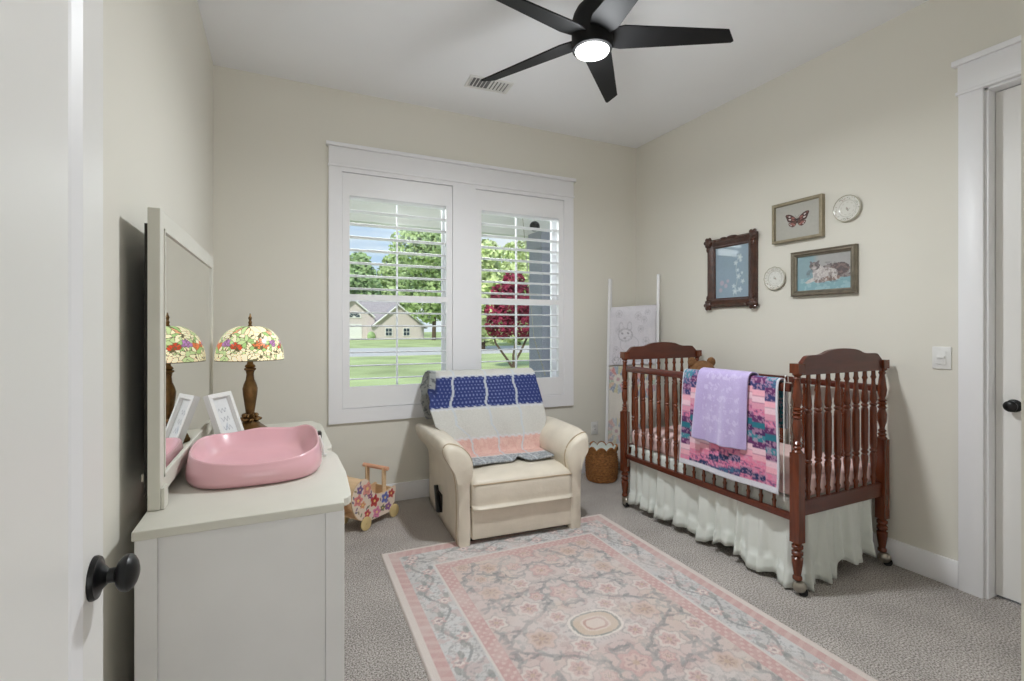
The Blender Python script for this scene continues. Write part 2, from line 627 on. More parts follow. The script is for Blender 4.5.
# plantation shutters: one of each kind, then copied
def shutter(label, x0, x1):
    t = thing('plantation_shutter', label, 'shutter', ((x0 + x1) / 2, 3.765, 0.735), 0, 'window shutters')
    w = (x1 - x0) / 2
    z0, z1 = 0.0, 1.715
    ya, yb = -0.018, 0.016
    st = 0.05
    g = G().box(-w, -w + st, ya, yb, z0, z1).box(w - st, w, ya, yb, z0, z1)
    g.box(-w + st, w - st, ya, yb, z0, 0.15).box(-w + st, w - st, ya, yb, 1.553, z1)
    g.box(-w + st, w - st, ya, yb, 0.79, 0.832)
    part('shutter_frame', g, M_shut, t, smooth=0)
    lw = w - st - 0.002
    prof = [(-0.042, 0), (-0.03, 0.0045), (0, 0.0055), (0.03, 0.0045), (0.042, 0), (0.03, -0.0045), (0, -0.0055), (-0.03, -0.0045)]
    me = G().prism(prof, -lw, lw, 'x').mesh('louver', M_shut, smooth=50)
    zs = [0.205 + 0.0985 * k for k in range(6)] + [0.875 + 0.0955 * k for k in range(8)]
    for z in zs:
        link('louver', me, t, (0, 0.02, z), (R(-3), 0, 0))
    return t
shutter('white louvred shutter in the left half of the window', 0.412, 1.247)
shutter('white louvred shutter in the right half of the window', 1.448, 2.284)

# ------------------------------------------------------------------ doors
d = structroot('door_1', (-0.245, 0, 0))
de, dh = 0.949, 2.44       # free edge, height
hy = 0.17
g = G().box(-0.035, 0, de - 0.085, de, 0.012, dh).box(-0.035, 0, hy, hy + 0.115, 0.012, dh)
for z0, z1 in ((0.012, 0.25), (2.32, dh)):
    g.box(-0.035, 0, hy + 0.115, de - 0.085, z0, z1)
part('stiles', g, M_door, d, smooth=0)
part('panel', G().box(-0.027, -0.008, hy + 0.11, de - 0.08, 0.24, 2.33), M_door, d, smooth=0)
mo = G()
for (x0, x1, x2, x3) in ((-0.008, 0.0, 0, 0),):
    y1 = de - 0.085
    mo.prism([(0, y1), (-0.008, y1), (-0.008, y1 - 0.026), (-0.006, y1 - 0.022)], 0.25, 2.32, 'z')
    mo.prism([(0, hy + 0.115), (-0.008, hy + 0.141), (-0.008, hy + 0.115)], 0.25, 2.32, 'z')
part('moulding', mo, M_trim, d, smooth=0)
def knob(parent, o, sign, big=1.0):
    """round rose, neck and egg knob along local x"""
    ros = [(0, 0.031), (0.003, 0.031), (0.007, 0.029), (0.0075, 0.023), (0.013, 0.016), (0.018, 0.0105), (0.026, 0.0105), (0.029, 0.013)]
    part('rose', G().lathe([(sign * h, r) for h, r in ros], o, 'x', 28), M_black, parent)
    kn = [(0.027, 0.010), (0.029, 0.017), (0.033, 0.023), (0.038, 0.0262), (0.043, 0.0265), (0.048, 0.023), (0.052, 0.016), (0.0545, 0.008), (0.055, 0.001)]
    part('knob', G().lathe([(sign * h * 1.0, r) for h, r in kn], o, 'x', 28), M_black, parent)
knob(d, (0.0, 0.904, 0.952), 1)
part('latch_knob', G().lathe([(-h - 0.035, r) for h, r in ((0, 0.03), (0.01, 0.03), (0.02, 0.012), (0.04, 0.012), (0.05, 0.028), (0.065, 0.028), (0.075, 0.01))], (0, 0.903, 0.948), 'x', 20), M_black, d)

d2 = structroot('door_2', (XR, 0, 0))
part('slab', G().box(0.07, 0.105, DY0 + 0.014, DY1 - 0.014, 0.012, DZ - 0.016), M_door, d2, smooth=0)
g = G().box(0, T, DY1 - 0.012, DY1, 0, DZ).box(0, T, DY0, DY0 + 0.012, 0, DZ).box(0, T, DY0, DY1, DZ - 0.012, DZ)
g.box(0.106, 0.13, DY1 - 0.03, DY1 - 0.012, 0, DZ - 0.012).box(0.106, 0.13, DY0 + 0.012, DY1 - 0.03, DZ - 0.03, DZ - 0.012)
part('jamb', g, M_trim, d2, smooth=0)
knob(d2, (0.07, 1.09, 0.945), -1)
struct('trim_1', G().box(XR - 0.02, XR, 1.171, 1.268, 0, 2.488).box(XR - 0.02, XR, DY0 - 0.1, DY0 - 0.005, 0, 2.488)
       .box(XR - 0.03, XR, DY0 - 0.11, 1.276, 2.486, 2.502).box(XR - 0.022, XR, DY0 - 0.1, 1.27, 2.502, 2.635)
       .box(XR - 0.036, XR, DY0 - 0.13, 1.29, 2.635, 2.662), M_trim, bevel=0.002)

# ------------------------------------------------------------------ rug
def rug():
    W, H = 1.516, 2.134
    nu, nv = 304, 428
    U, V = uv(nu, nv)
    x, y = (U - 0.5) * W, (V - 0.5) * H
    pt = Paint(x, y, (205, 186, 180))
    ax, ay = np.abs(x), np.abs(y)
    ex, ey = W / 2 - ax, H / 2 - ay
    e = np.minimum(ex, ey)                     # distance from the edge
    along = np.where(ex < ey, y, x)
    # field wash: cream, rose and pale grey clouds
    f1 = fbm(x * 3 + 7, y * 3, 1)
    f2 = fbm(x * 4 + 3, y * 4, 9)
    pt.put(np.clip((f1 - 0.42) * 5, 0, 1), (210, 172, 167), 0.5)
    pt.put(np.clip((f2 - 0.5) * 5, 0, 1), (204, 200, 198), 0.6)
    pt.put(np.clip((fbm(x * 5, y * 5, 21) - 0.55) * 6, 0, 1), (214, 190, 165), 0.5)
    ct = fbm(np.abs(x) * 13, np.abs(y) * 13, 41)
    pt.put(np.abs(ct - 0.5) < 0.014, (132, 132, 134), 0.5)
    ct = fbm(np.abs(x) * 21 + 5, np.abs(y) * 21, 43)
    pt.put(ct > 0.66, (172, 128, 126), 0.45)
    pt.put(ct < 0.33, (140, 144, 144), 0.4)
    # four-fold field pattern
    q = Paint(ax, ay, (0, 0, 0))
    q.c = pt.c
    TEAL, ROSE, GOLD, PLUM, CREAM = (108, 118, 122), (205, 138, 134), (196, 158, 124), (150, 112, 112), (224, 212, 203)
    fl = [(0.0, 0.28, .07), (0.27, 0.0, .065), (0.22, 0.22, .06), (0.0, 0.52, .06), (0.33, 0.42, .06), (0.16, 0.44, .05),
          (0.0, 0.74, .06), (0.25, 0.66, .055), (0.40, 0.18, .05), (0.12, 0.62, .04), (0.38, 0.72, .045), (0.13, 0.11, .05), (0.14, 0.30, .035), (0.33, 0.56, .035)]
    vines = [[(0, .42), (.06, .38), (.10, .32), (.09, .24), (.14, .2), (.2, .15), (.3, .1), (.36, .06), (.42, .0)],
             [(.16, .37), (.22, .33), (.3, .35), (.37, .33), (.41, .27)], [(.0, .62), (.06, .58), (.10, .52), (.16, .5), (.22, .54), (.27, .58), (.32, .62)],
             [(.08, .80), (.10, .72), (.16, .70), (.20, .62), (.24, .56), (.25, .48)], [(.30, .76), (.34, .66), (.40, .62), (.42, .54), (.40, .46)],
             [(.3, .2), (.33, .26), (.28, .3)], [(.05, .17), (.0, .2)], [(.42, .12), (.40, .05)]]
    wob = 0.006 * np.sin(ay * 90) + 0.004 * np.sin(ax * 130)
    q.U = ax + wob
    for v in vines:
        q.poly(v, 0.0085, TEAL, 0.62)
        for (a, b), (c, dd) in zip(v, v[1:]):
            mx, my = (a + c) / 2, (b + dd) / 2
            an = math.atan2(dd - b, c - a)
            q.ell(mx + 0.02 * cos(an + 1), my + 0.02 * sin(an + 1), .024, .009, TEAL, an + 0.8, 0.75)
            q.ell(mx - 0.02 * cos(an + 1), my - 0.02 * sin(an + 1), .022, .008, (140, 150, 150), an - 0.8, 0.6)
    q.U = ax
    for i, (a, b, r) in enumerate(fl):
        th = np.arctan2(ay - b, ax - a)
        dd = np.hypot(ax - a, ay - b) / (r * (1 + 0.16 * np.cos(th * 6 + i)))
        q.put(np.abs(dd - 1.0) < 0.09, (150, 140, 138), 0.55)
        q.put(dd < 0.95, (ROSE, (216, 176, 160), CREAM)[i % 3], 0.6)
        q.put(dd < 0.66, ((222, 190, 178), GOLD, ROSE)[i % 3], 0.6)
        q.put((dd < 0.5) & (np.cos(th * 7) > 0.1), PLUM, 0.6)
        q.put(dd < 0.2, GOLD, 0.8)
    # centre medallion
    s = (ax / 0.115) ** 2.6 + (ay / 0.085) ** 2.6
    q.put(s < 1.25, (226, 216, 206))
    q.put(s < 0.95, (130, 138, 128))
    q.put(s < 0.72, (208, 180, 150))
    q.put(s < 0.25, (222, 200, 184))
    q.put((s < 0.16) & (s > 0.08), (196, 140, 120))
    pt.c = q.c
    # borders
    pt.put(e < 0.318, (205, 148, 143))
    pt.put((e < 0.318) & (np.sin(along * 150) * np.sin(e * 160) > 0.45), (222, 190, 184), 0.7)
    pt.put(e < 0.255, (214, 205, 198))
    pt.put(e < 0.245, (192, 192, 192))
    pt.put((e < 0.245) & (fbm(x * 9, y * 9, 4) > 0.5), (206, 207, 208), 0.8)
    c = 0.165 + 0.038 * np.sin(along * 2 * pi / 0.30)
    b = (e < 0.24) & (e > 0.088)
    pt.put(b & (np.abs(e - c) < 0.0075), (112, 122, 122), 0.8)
    c2 = 0.165 + 0.05 * np.sin(along * 2 * pi / 0.15 + 1)
    ct = fbm(x * 26, y * 26, 51)
    pt.put(b & (np.abs(ct - 0.5) < 0.03), (118, 126, 126), 0.5)
    pt.put(b & (ct > 0.64), (196, 152, 150), 0.5)
    pt.put(b & (np.abs(e - c2) < 0.005), (140, 148, 146), 0.65)
    ph = (along / 0.15) - np.round(along / 0.15)
    k = np.round(along / 0.15)
    cc = 0.165 - 0.036 * np.cos(k * pi)
    dd = np.hypot(ph * 0.15, e - cc)
    an = np.arctan2(e - cc, ph * 0.15)
    rr = 0.031 * (1 + 0.2 * np.cos(6 * an))
    pt.put(b & (dd < rr), (206, 160, 156), 0.85)
    pt.put(b & (dd < rr * 0.6), (228, 212, 204), 0.9)
    pt.put(b & (dd < rr * 0.3), (150, 120, 126), 0.9)
    for sx in (-1, 1):
        dd = ((ph * 0.15 - sx * 0.042) / 0.026) ** 2 + ((e - cc - sx * .02) / 0.012) ** 2
        pt.put(b & (dd < 1), (112, 124, 120), 0.75)
    pt.put(b & (hash2(np.floor(x / 0.012), np.floor(y / 0.012), 3) > 0.86), (120, 126, 132), 0.5)
    pt.put(e < 0.088, (206, 150, 145))
    pt.put((e < 0.088) & (np.sin(along * 110 + 40 * e) > 0.4), (218, 178, 172), 0.6)
    pt.put(np.minimum(ex, ey * 1.9) < 0.038, (219, 205, 196))
    # worn, distressed pile
    pt.c = pt.c * 0.76 + lin((200, 190, 187)) * 0.24
    worn = fbm(x * 7 + 11, y * 7, 31)
    pt.put(np.clip((worn - 0.5) * 4, 0, 1), (214, 200, 194), 0.4)
    pt.put(vnoise(x * 60, y * 60, 8) > 0.5, (210, 192, 186), 0.16)
    lum = (pt.c * [0.25, 0.6, 0.15]).sum(-1, keepdims=True)
    pt.c = pt.c * 0.74 + lum * 0.26
    z = np.full_like(x, 0.011) + 0.0015 * fbm(x * 20, y * 20, 2)
    z[0, :] = z[-1, :] = z[:, 0] = z[:, -1] = 0.0
    o = painted('area_rug', np.stack([x, y, z], -1), pt.c, M_rug)
    o.location = (1.262, 1.80, 0.001)
    o.rotation_euler = (0, 0, R(-1.2))
    tag(o, 'faded pink and grey floral area rug lying on the carpet', 'rug')
rug()

# ------------------------------------------------------------------ ceiling fan
def ceiling_fan():
    t = thing('ceiling_fan', 'black five-blade ceiling fan with a lit round lamp', 'ceiling fan', (FAN[0], FAN[1], 2.612))
    part('canopy', G().lathe([(0.438, 0.068), (0.425, 0.068), (0.40, 0.06), (0.37, 0.035), (0.36, 0.016)], n=28), M_fan, t)
    part('downrod', G().lathe([(0.16, 0.0125), (0.37, 0.0125)], n=14), M_fan, t)
    part('motor_housing', G().lathe([(0.0, 0.084), (0.004, 0.092), (0.02, 0.095), (0.10, 0.096), (0.14, 0.094), (0.17, 0.086), (0.20, 0.070), (0.225, 0.048), (0.245, 0.026), (0.27, 0.020)], n=36), M_fan, t)
    part('lamp_diffuser', G().lathe([(0.001, 0.080), (-0.008, 0.076), (-0.016, 0.060), (-0.022, 0.032), (-0.024, 0.002)], n=32), M_lamp, t, label='glowing white round diffuser')
    # blade: along +x, flat, tapering towards a slanted tip; the ccw edge hangs lower
    out = [(0.07, -0.050), (0.14, -0.068), (0.62, -0.035), (0.665, 0.030), (0.655, 0.040), (0.14, 0.066), (0.07, 0.05)]
    g = G().prism(out, -0.004, 0.004, 'z')
    me = g.mesh('blade', M_fan, smooth=30, bevel=0.0015, seg=1)
    for k in range(5):
        a = R(-27 + 72 * k)
        b = link('blade', me, t, (0, 0, 0.062), None)
        b.rotation_mode = 'XYZ'
        b.rotation_euler = (Matrix.Rotation(a, 4, 'Z') @ Matrix.Rotation(R(-14), 4, 'X')).to_euler()
ceiling_fan()

# ceiling register
def vent():
    t = thing('ceiling_vent', 'white slotted air register on the ceiling behind the fan', 'vent', (1.345, 3.22, HC), R(-4))
    part('frame', G().frame(0.32, 0.17, [(0, 0), (0, -0.006), (0.016, -0.009), (0.022, -0.004), (0.022, 0)]), M_plastic, t, smooth=0)
    f = t.children[0]
    f.rotation_euler = (R(-90), 0, 0)
    f.rotation_euler = (R(90), 0, 0)
    g = G()
    for k in range(11):
        x = -0.13 + 0.026 * k
        s = -1 if x < 0 else 1
        g.prism([(x, -0.001), (x + 0.002, -0.001), (x + 0.002 + s * 0.010, -0.009), (x + s * 0.010, -0.009)], -0.065, 0.065, 'y')
    part('slats', g, M_plastic, t, smooth=0)
    part('duct', G().box(-0.138, 0.138, -0.063, 0.063, -0.0012, -0.0004), mat('duct_grey', (120, 120, 120), 0.7, vary=(8, 0.05)), t, smooth=0)
vent()

# ------------------------------------------------------------------ dresser
def dresser():
    z = 0.8
    t = thing('dresser', 'painted off-white dresser with a shaped front standing against the left wall', 'dresser', (-0.065, 2.24, 0))
    ox, oy = -0.065, 2.24
    top = [(-0.339, 1.529), (0.172, 1.526), (0.175, 1.560), (0.190, 1.570), (0.200, 1.588), (0.204, 1.632), (0.216, 1.85), (0.213, 2.12), (0.205, 2.17), (0.181, 2.215),
           (0.184, 2.235), (0.203, 2.262), (0.208, 2.31), (0.206, 2.5), (0.204, 2.80), (0.196, 2.86), (0.176, 2.905), (0.168, 2.955), (-0.339, 2.955)]
    top = [(x - ox, y - oy) for x, y in top]
    part('top', G().prism(top, z - 0.025, z, 'z'), M_dress, t, smooth=0, bevel=0.003)
    bx0, bx1, by0, by1 = -0.334 - ox, 0.174 - ox, 1.536 - oy, 2.945 - oy
    zb, zt = 0.10, z - 0.026
    # carcass
    part('carcass', G().box(bx0, bx1 - 0.03, by0 + 0.02, by1 - 0.02, zb, zt), M_dresside, t, smooth=0)
    for y0, y1, nm in ((by0, by0 + 0.012, 'side_panel'), (by1 - 0.012, by1, 'side_panel')):
        s = 1 if y0 == by0 else -1
        f = G()
        f.box(bx0, bx0 + 0.048, y0, y1, 0.0, zt).box(bx1 - 0.052, bx1, y0, y1, 0.0, zt).box(bx0 + 0.048, bx1 - 0.052, y0, y1, zb - 0.02, zb + 0.06)
        part('side_frame', f, M_dresside, t, smooth=0, bevel=0.0015)
        yy = (y0 + 0.008, y0 + 0.018) if s == 1 else (y1 - 0.018, y1 - 0.008)
        part('side_panel', G().box(bx0 + 0.0485, bx1 - 0.0525, yy[0], yy[1], zb + 0.0605, zt), M_dresside, t, smooth=0)
    part('front_frame', G().box(bx1 - 0.03, bx1, by0 + 0.0125, by1 - 0.0125, zb - 0.03, zt - 0.001), M_dresside, t, smooth=0)
    hm = G().lathe([(0, 0.009), (0.003, 0.007), (0.005, 0.007), (0.007, 0.013), (0.010, 0.011), (0.0115, 0.002)], axis='x', n=16).mesh('knob', M_bronze)
    n = 0
    L3 = (by1 - by0 - 0.14) / 3
    for r in range(3):
        z0 = zb + 0.015 + r * 0.218
        for c in range(3):
            y0 = by0 + 0.06 + c * (L3 + 0.01)
            dr = part('drawer', G().box(bx1 + 0.0005, bx1 + 0.008, y0, y0 + L3, z0, z0 + 0.205), M_dress, t, bevel=0.004)
            for k in (0.25, 0.75):
                link('knob', hm, dr, (bx1 + 0.008, y0 + L3 * k, z0 + 0.105))
dresser()

# mirror on the dresser
def mirror():
    xf = -0.297
    y0, y1, z0, z1 = 1.678, 2.742, 0.8015, 1.656
    t = thing('dresser_mirror', 'large cream-framed mirror standing on the back of the dresser', 'mirror', (xf, (y0 + y1) / 2, z0), R(-0.9))
    cy = (y0 + y1) / 2
    a, b = y0 - cy, y1 - cy
    h = z1 - z0
    w = 0.046
    g = G().box(-0.03, 0, a, a + w, 0, h).box(-0.03, 0, b - w, b, 0, h)
    g.box(-0.03, 0, a + w, b - w, h - 0.05, h).box(-0.03, 0, a + w, b - w, 0.035, 0.082)
    part('frame', g, M_dress, t, smooth=0, bevel=0.002)
    g = G()
    for (p, q, r, s) in ((a + w, a + w + 0.008, 0.082, h - 0.05), (b - w - 0.008, b - w, 0.082, h - 0.05), (a + w, b - w, 0.082, 0.09), (a + w, b - w, h - 0.058, h - 0.05)):
        g.box(-0.0028, 0.003, p, q, r, s)
    part('bead', g, M_dress, t, smooth=0)
    part('glass', G().box(-0.008, -0.003, a + w, b - w, 0.082, h - 0.05), M_mirror, t, smooth=0)
    part('backboard', G().box(-0.038, -0.0305, a + 0.006, b - 0.006, 0.04, h - 0.045), M_dark, t, smooth=0, label='dark brown backboard')
    part('foot', G().box(0.0005, 0.010, a + 0.003, a + 0.05, 0, 0.06), M_dress, t, smooth=0, bevel=0.002)
    part('foot', G().box(0.0005, 0.010, b - 0.05, b - 0.003, 0, 0.06), M_dress, t, smooth=0, bevel=0.002)
    for z in (0.085,):
        part('bracket', G().box(-0.044, -0.0385, a + 0.002, a + 0.02, z, z + 0.02), M_metal, t, smooth=0)
mirror()

# ------------------------------------------------------------------ stained-glass lamp
def shade_paint(U, V):
    """U angle 0..1, V 0 at rim .. 1 at crown"""
    rng = np.random.RandomState(5)
    sites, cols = [], []
    flowers = []
    for k in range(4):
        a0 = k / 4.0
        flowers += [(a0 + 0.06, 0.36, (224, 122, 72), .062), (a0 + 0.125, 0.40, (176, 120, 178), .045), (a0 + .19, 0.30, (206, 70, 40), .04), (a0 + .155, .70, (226, 166, 128), .04), (a0 + .235, .42, (196, 130, 180), .04)]
    for i in range(520):
        u, v = rng.rand(), 1 - math.sqrt(1 - rng.rand() * 0.96)
        sites.append((u, v))
        r = rng.rand()
        cols.append((246, 236, 198) if r < 0.66 else ((190, 208, 150) if r < 0.84 else (246, 226, 190)))
    sites, cols = np.array(sites), np.array(cols, float)
    for (u, v, c, rad) in flowers:
        d = (sites[:, 0] - u + 0.5) % 1 - 0.5
        m = np.hypot(d, (sites[:, 1] - v) * 0.36) < rad * 0.62
        ring = (np.hypot(d, (sites[:, 1] - v) * 0.36) < rad * 0.95) & ~m
        cols[ring & (rng.rand(len(sites)) < .6)] = (160, 194, 122)
        cols[m] = np.array(c) * (0.9 + 0.2 * rng.rand(m.sum(), 1))
    def dome(u, v):
        ph = v * (pi / 2 * 0.86)
        r = 0.146 * np.cos(ph) ** 0.72
        return np.stack([r * np.cos(u * 2 * pi), r * np.sin(u * 2 * pi), 0.163 * np.sin(ph)], -1)
    D = np.linalg.norm(dome(U, V)[..., None, :] - dome(sites[:, 0], sites[:, 1]), axis=-1)
    o = np.argpartition(D, 1, -1)[..., :2]
    dd = np.take_along_axis(D, o, -1)
    sw = dd[..., 0] > dd[..., 1]
    near = np.where(sw, o[..., 1], o[..., 0])
    C = lin(cols[near])
    C[np.abs(dd[..., 1] - dd[..., 0]) < 0.0015] = lin((96, 92, 58))
    C[V < 0.02] = lin((70, 60, 36))
    return C

def table_lamp():
    t = thing('table_lamp', 'stained-glass dome lamp on a bronze base at the far end of the dresser', 'lamp', (-0.128, 2.66, 0.8005))
    # stem profile (z, r)
    part('base', G().lathe([(0, 0.086), (0.010, 0.088), (0.018, 0.084), (0.028, 0.080), (0.036, 0.076), (0.046, 0.062), (0.058, 0.046), (0.07, 0.036)], n=8), M_bronze, t)
    g = G()
    for k in range(9):
        a = 2 * pi * k / 9
        g.ball((0.034 * cos(a), 0.034 * sin(a), 0.082), (0.018, 0.012, 0.009), 8, 6, Matrix.Rotation(a, 3, 'Z'))
        g.ball((0.026 * cos(a + .3), 0.026 * sin(a + .3), 0.098), (0.012, 0.009, 0.012), 8, 6, Matrix.Rotation(a, 3, 'Z'))
    part('leaf_collar', g, M_bronze, t)
    part('stem', G().lathe([(0.06, 0.022), (0.09, 0.021), (0.105, 0.018), (0.15, 0.024), (0.20, 0.031), (0.228, 0.033), (0.248, 0.028), (0.27, 0.019), (0.295, 0.016), (0.312, 0.019),
                            (0.318, 0.026), (0.324, 0.026), (0.328, 0.019), (0.334, 0.024), (0.34, 0.02), (0.345, 0.014), (0.37, 0.012), (0.515, 0.005)], n=24), M_bronze, t)
    nu, nv = 320, 100
    A, V = np.meshgrid(np.arange(nu) / nu, np.linspace(0, 1, nv))
    r0, hgt = 0.146, 0.163
    ph = V * (pi / 2 * 0.86)
    rad = r0 * np.cos(ph) ** 0.72
    zz = 0.364 + hgt * np.sin(ph)
    P = np.stack([rad * np.cos(A * 2 * pi), rad * np.sin(A * 2 * pi), zz], -1)
    m = mat('stained_glass', attr=True, rough=0.3, vary=(40, 0.06), emit=0.42)
    painted('shade', P, shade_paint(A, V), m, t, wrap=True, solid=0.003)
    part('cap', G().lathe([(0.508, 0.036), (0.514, 0.034), (0.52, 0.02), (0.527, 0.010), (0.535, 0.0065), (0.545, 0.009), (0.552, 0.005), (0.565, 0.0085), (0.575, 0.004), (0.587, 0.002)], n=20), M_bronze, t)
table_lamp()

# leaning photo frame
def photo_frame():
    t = thing('photo_frame', 'small white photo frame leaning back against the dresser mirror', 'picture frame', (-0.186, 2.44, 0.8035))
    W, H = 0.145, 0.238
    root = t
    t.rotation_euler = (Matrix.Rotation(R(59), 4, 'Z') @ Matrix.Rotation(R(-20), 4, 'X')).to_euler()
    g = G().frame(W, H, [(0, 0.0), (0, -0.025), (0.018, -0.026), (0.021, -0.014), (0.021, 0)])
    g.v = [(x, y, z + H / 2) for x, y, z in g.v]
    part('frame', g, M_plastic, t, smooth=0)
    U, V, P = flat(W - 0.042, H - 0.042, -0.008, 50, 80, 0, H / 2)
    pt = Paint(U, V, (222, 224, 226))
    for k in range(3):
        v0 = 0.72 - 0.2 * k
        pt.poly([(0.3 + 0.02 * i + 0.3 * i / 9.0, v0 + 0.05 * sin(i * 1.7 + k)) for i in range(10)], 0.012, (150, 155, 165), 0.8)
    pt.ell(0.5, 0.35, 0.12, 0.05, (170, 180, 195), 0.6, 0.6, 0.3)
    painted('card', P, pt.c, M_glossy, t)
    part('back', G().box(-W / 2 + 0.006, W / 2 - 0.006, -0.006, -0.001, 0.006, H - 0.006), M_lwood, t, smooth=0)
    e = G().prism([(-0.025, 0.02), (0.025, 0.02), (0.016, 0.16), (-0.016, 0.16)], 0.0015, 0.006, 'y')
    part('easel', e, mat('brown_backing', (150, 82, 40), 0.6, vary=(20, 0.1)), t, smooth=0, label='brown easel leg')
photo_frame()

# ------------------------------------------------------------------ pink baby changing cushion
def changing_pad():
    t = thing('changing_cushion', 'glossy pink contoured baby changing cushion lying on the dresser top', 'changing pad', (-0.072, 2.05, 0.8015))
    nu, nv = 96, 30
    A = np.linspace(0, 2 * pi, nu, endpoint=False)
    hx, hy = 0.218, 0.262
    def outline(a, k):
        c, s = np.cos(a), np.sin(a)
        n = 3.0
        r = (np.abs(c) ** n + np.abs(s) ** n) ** (-1 / n)
        pinch = 1 - 0.0 * c ** 2
        return hx * k * c * r * pinch, hy * k * s * r
    deg = np.degrees(A)
    rim = np.interp(deg, [0, 25, 42, 58, 90, 118, 138, 155, 180, 205, 225, 250, 270, 295, 318, 340, 360],
                    [.100, .110, .112, .094, .102, .090, .098, .102, .100, .095, .090, .079, .073, .075, .086, .094, .100])
    rim = (np.roll(rim, 1) + rim + np.roll(rim, -1)) / 3
    rings = []
    # outside going up, over the lip, down the inside to the hollow
    for k, h in ((0.90, 0.0), (0.97, 0.004), (1.0, 0.02), (0.995, 0.05), (0.975, 0.75), (0.962, 0.92), (0.953, 0.985), (0.94, 1.0), (0.925, 0.985), (0.912, 0.93), (0.88, 0.80), (0.82, 0.58), (0.76, 0.40), (0.66, 0.29), (0.5, 0.25), (0.25, 0.24), (0.02, 0.235)):
        x, y = outline(A, k)
        z = rim * h if h > 0.06 else np.full_like(A, h)
        if k < 0.7:
            z = 0.105 * h * np.ones_like(A)
        rings.append(np.stack([x, y, z], -1))
    g = G().loft([[tuple(p) for p in r] for r in rings])
    part('cushion', g, M_pink, t, smooth=70)
    part('strap', G().tube([(0.214, 0.05, 0.085), (0.226, 0.055, 0.05), (0.230, 0.058, 0.006), (0.242, 0.06, 0.006)], 0.006, 8), M_plastic, t, label='white strap')
    part('buckle', G().box(0.212, 0.227, 0.085, 0.125, 0.06, 0.092), M_black, t, bevel=0.004, label='black plastic buckle')
changing_pad()

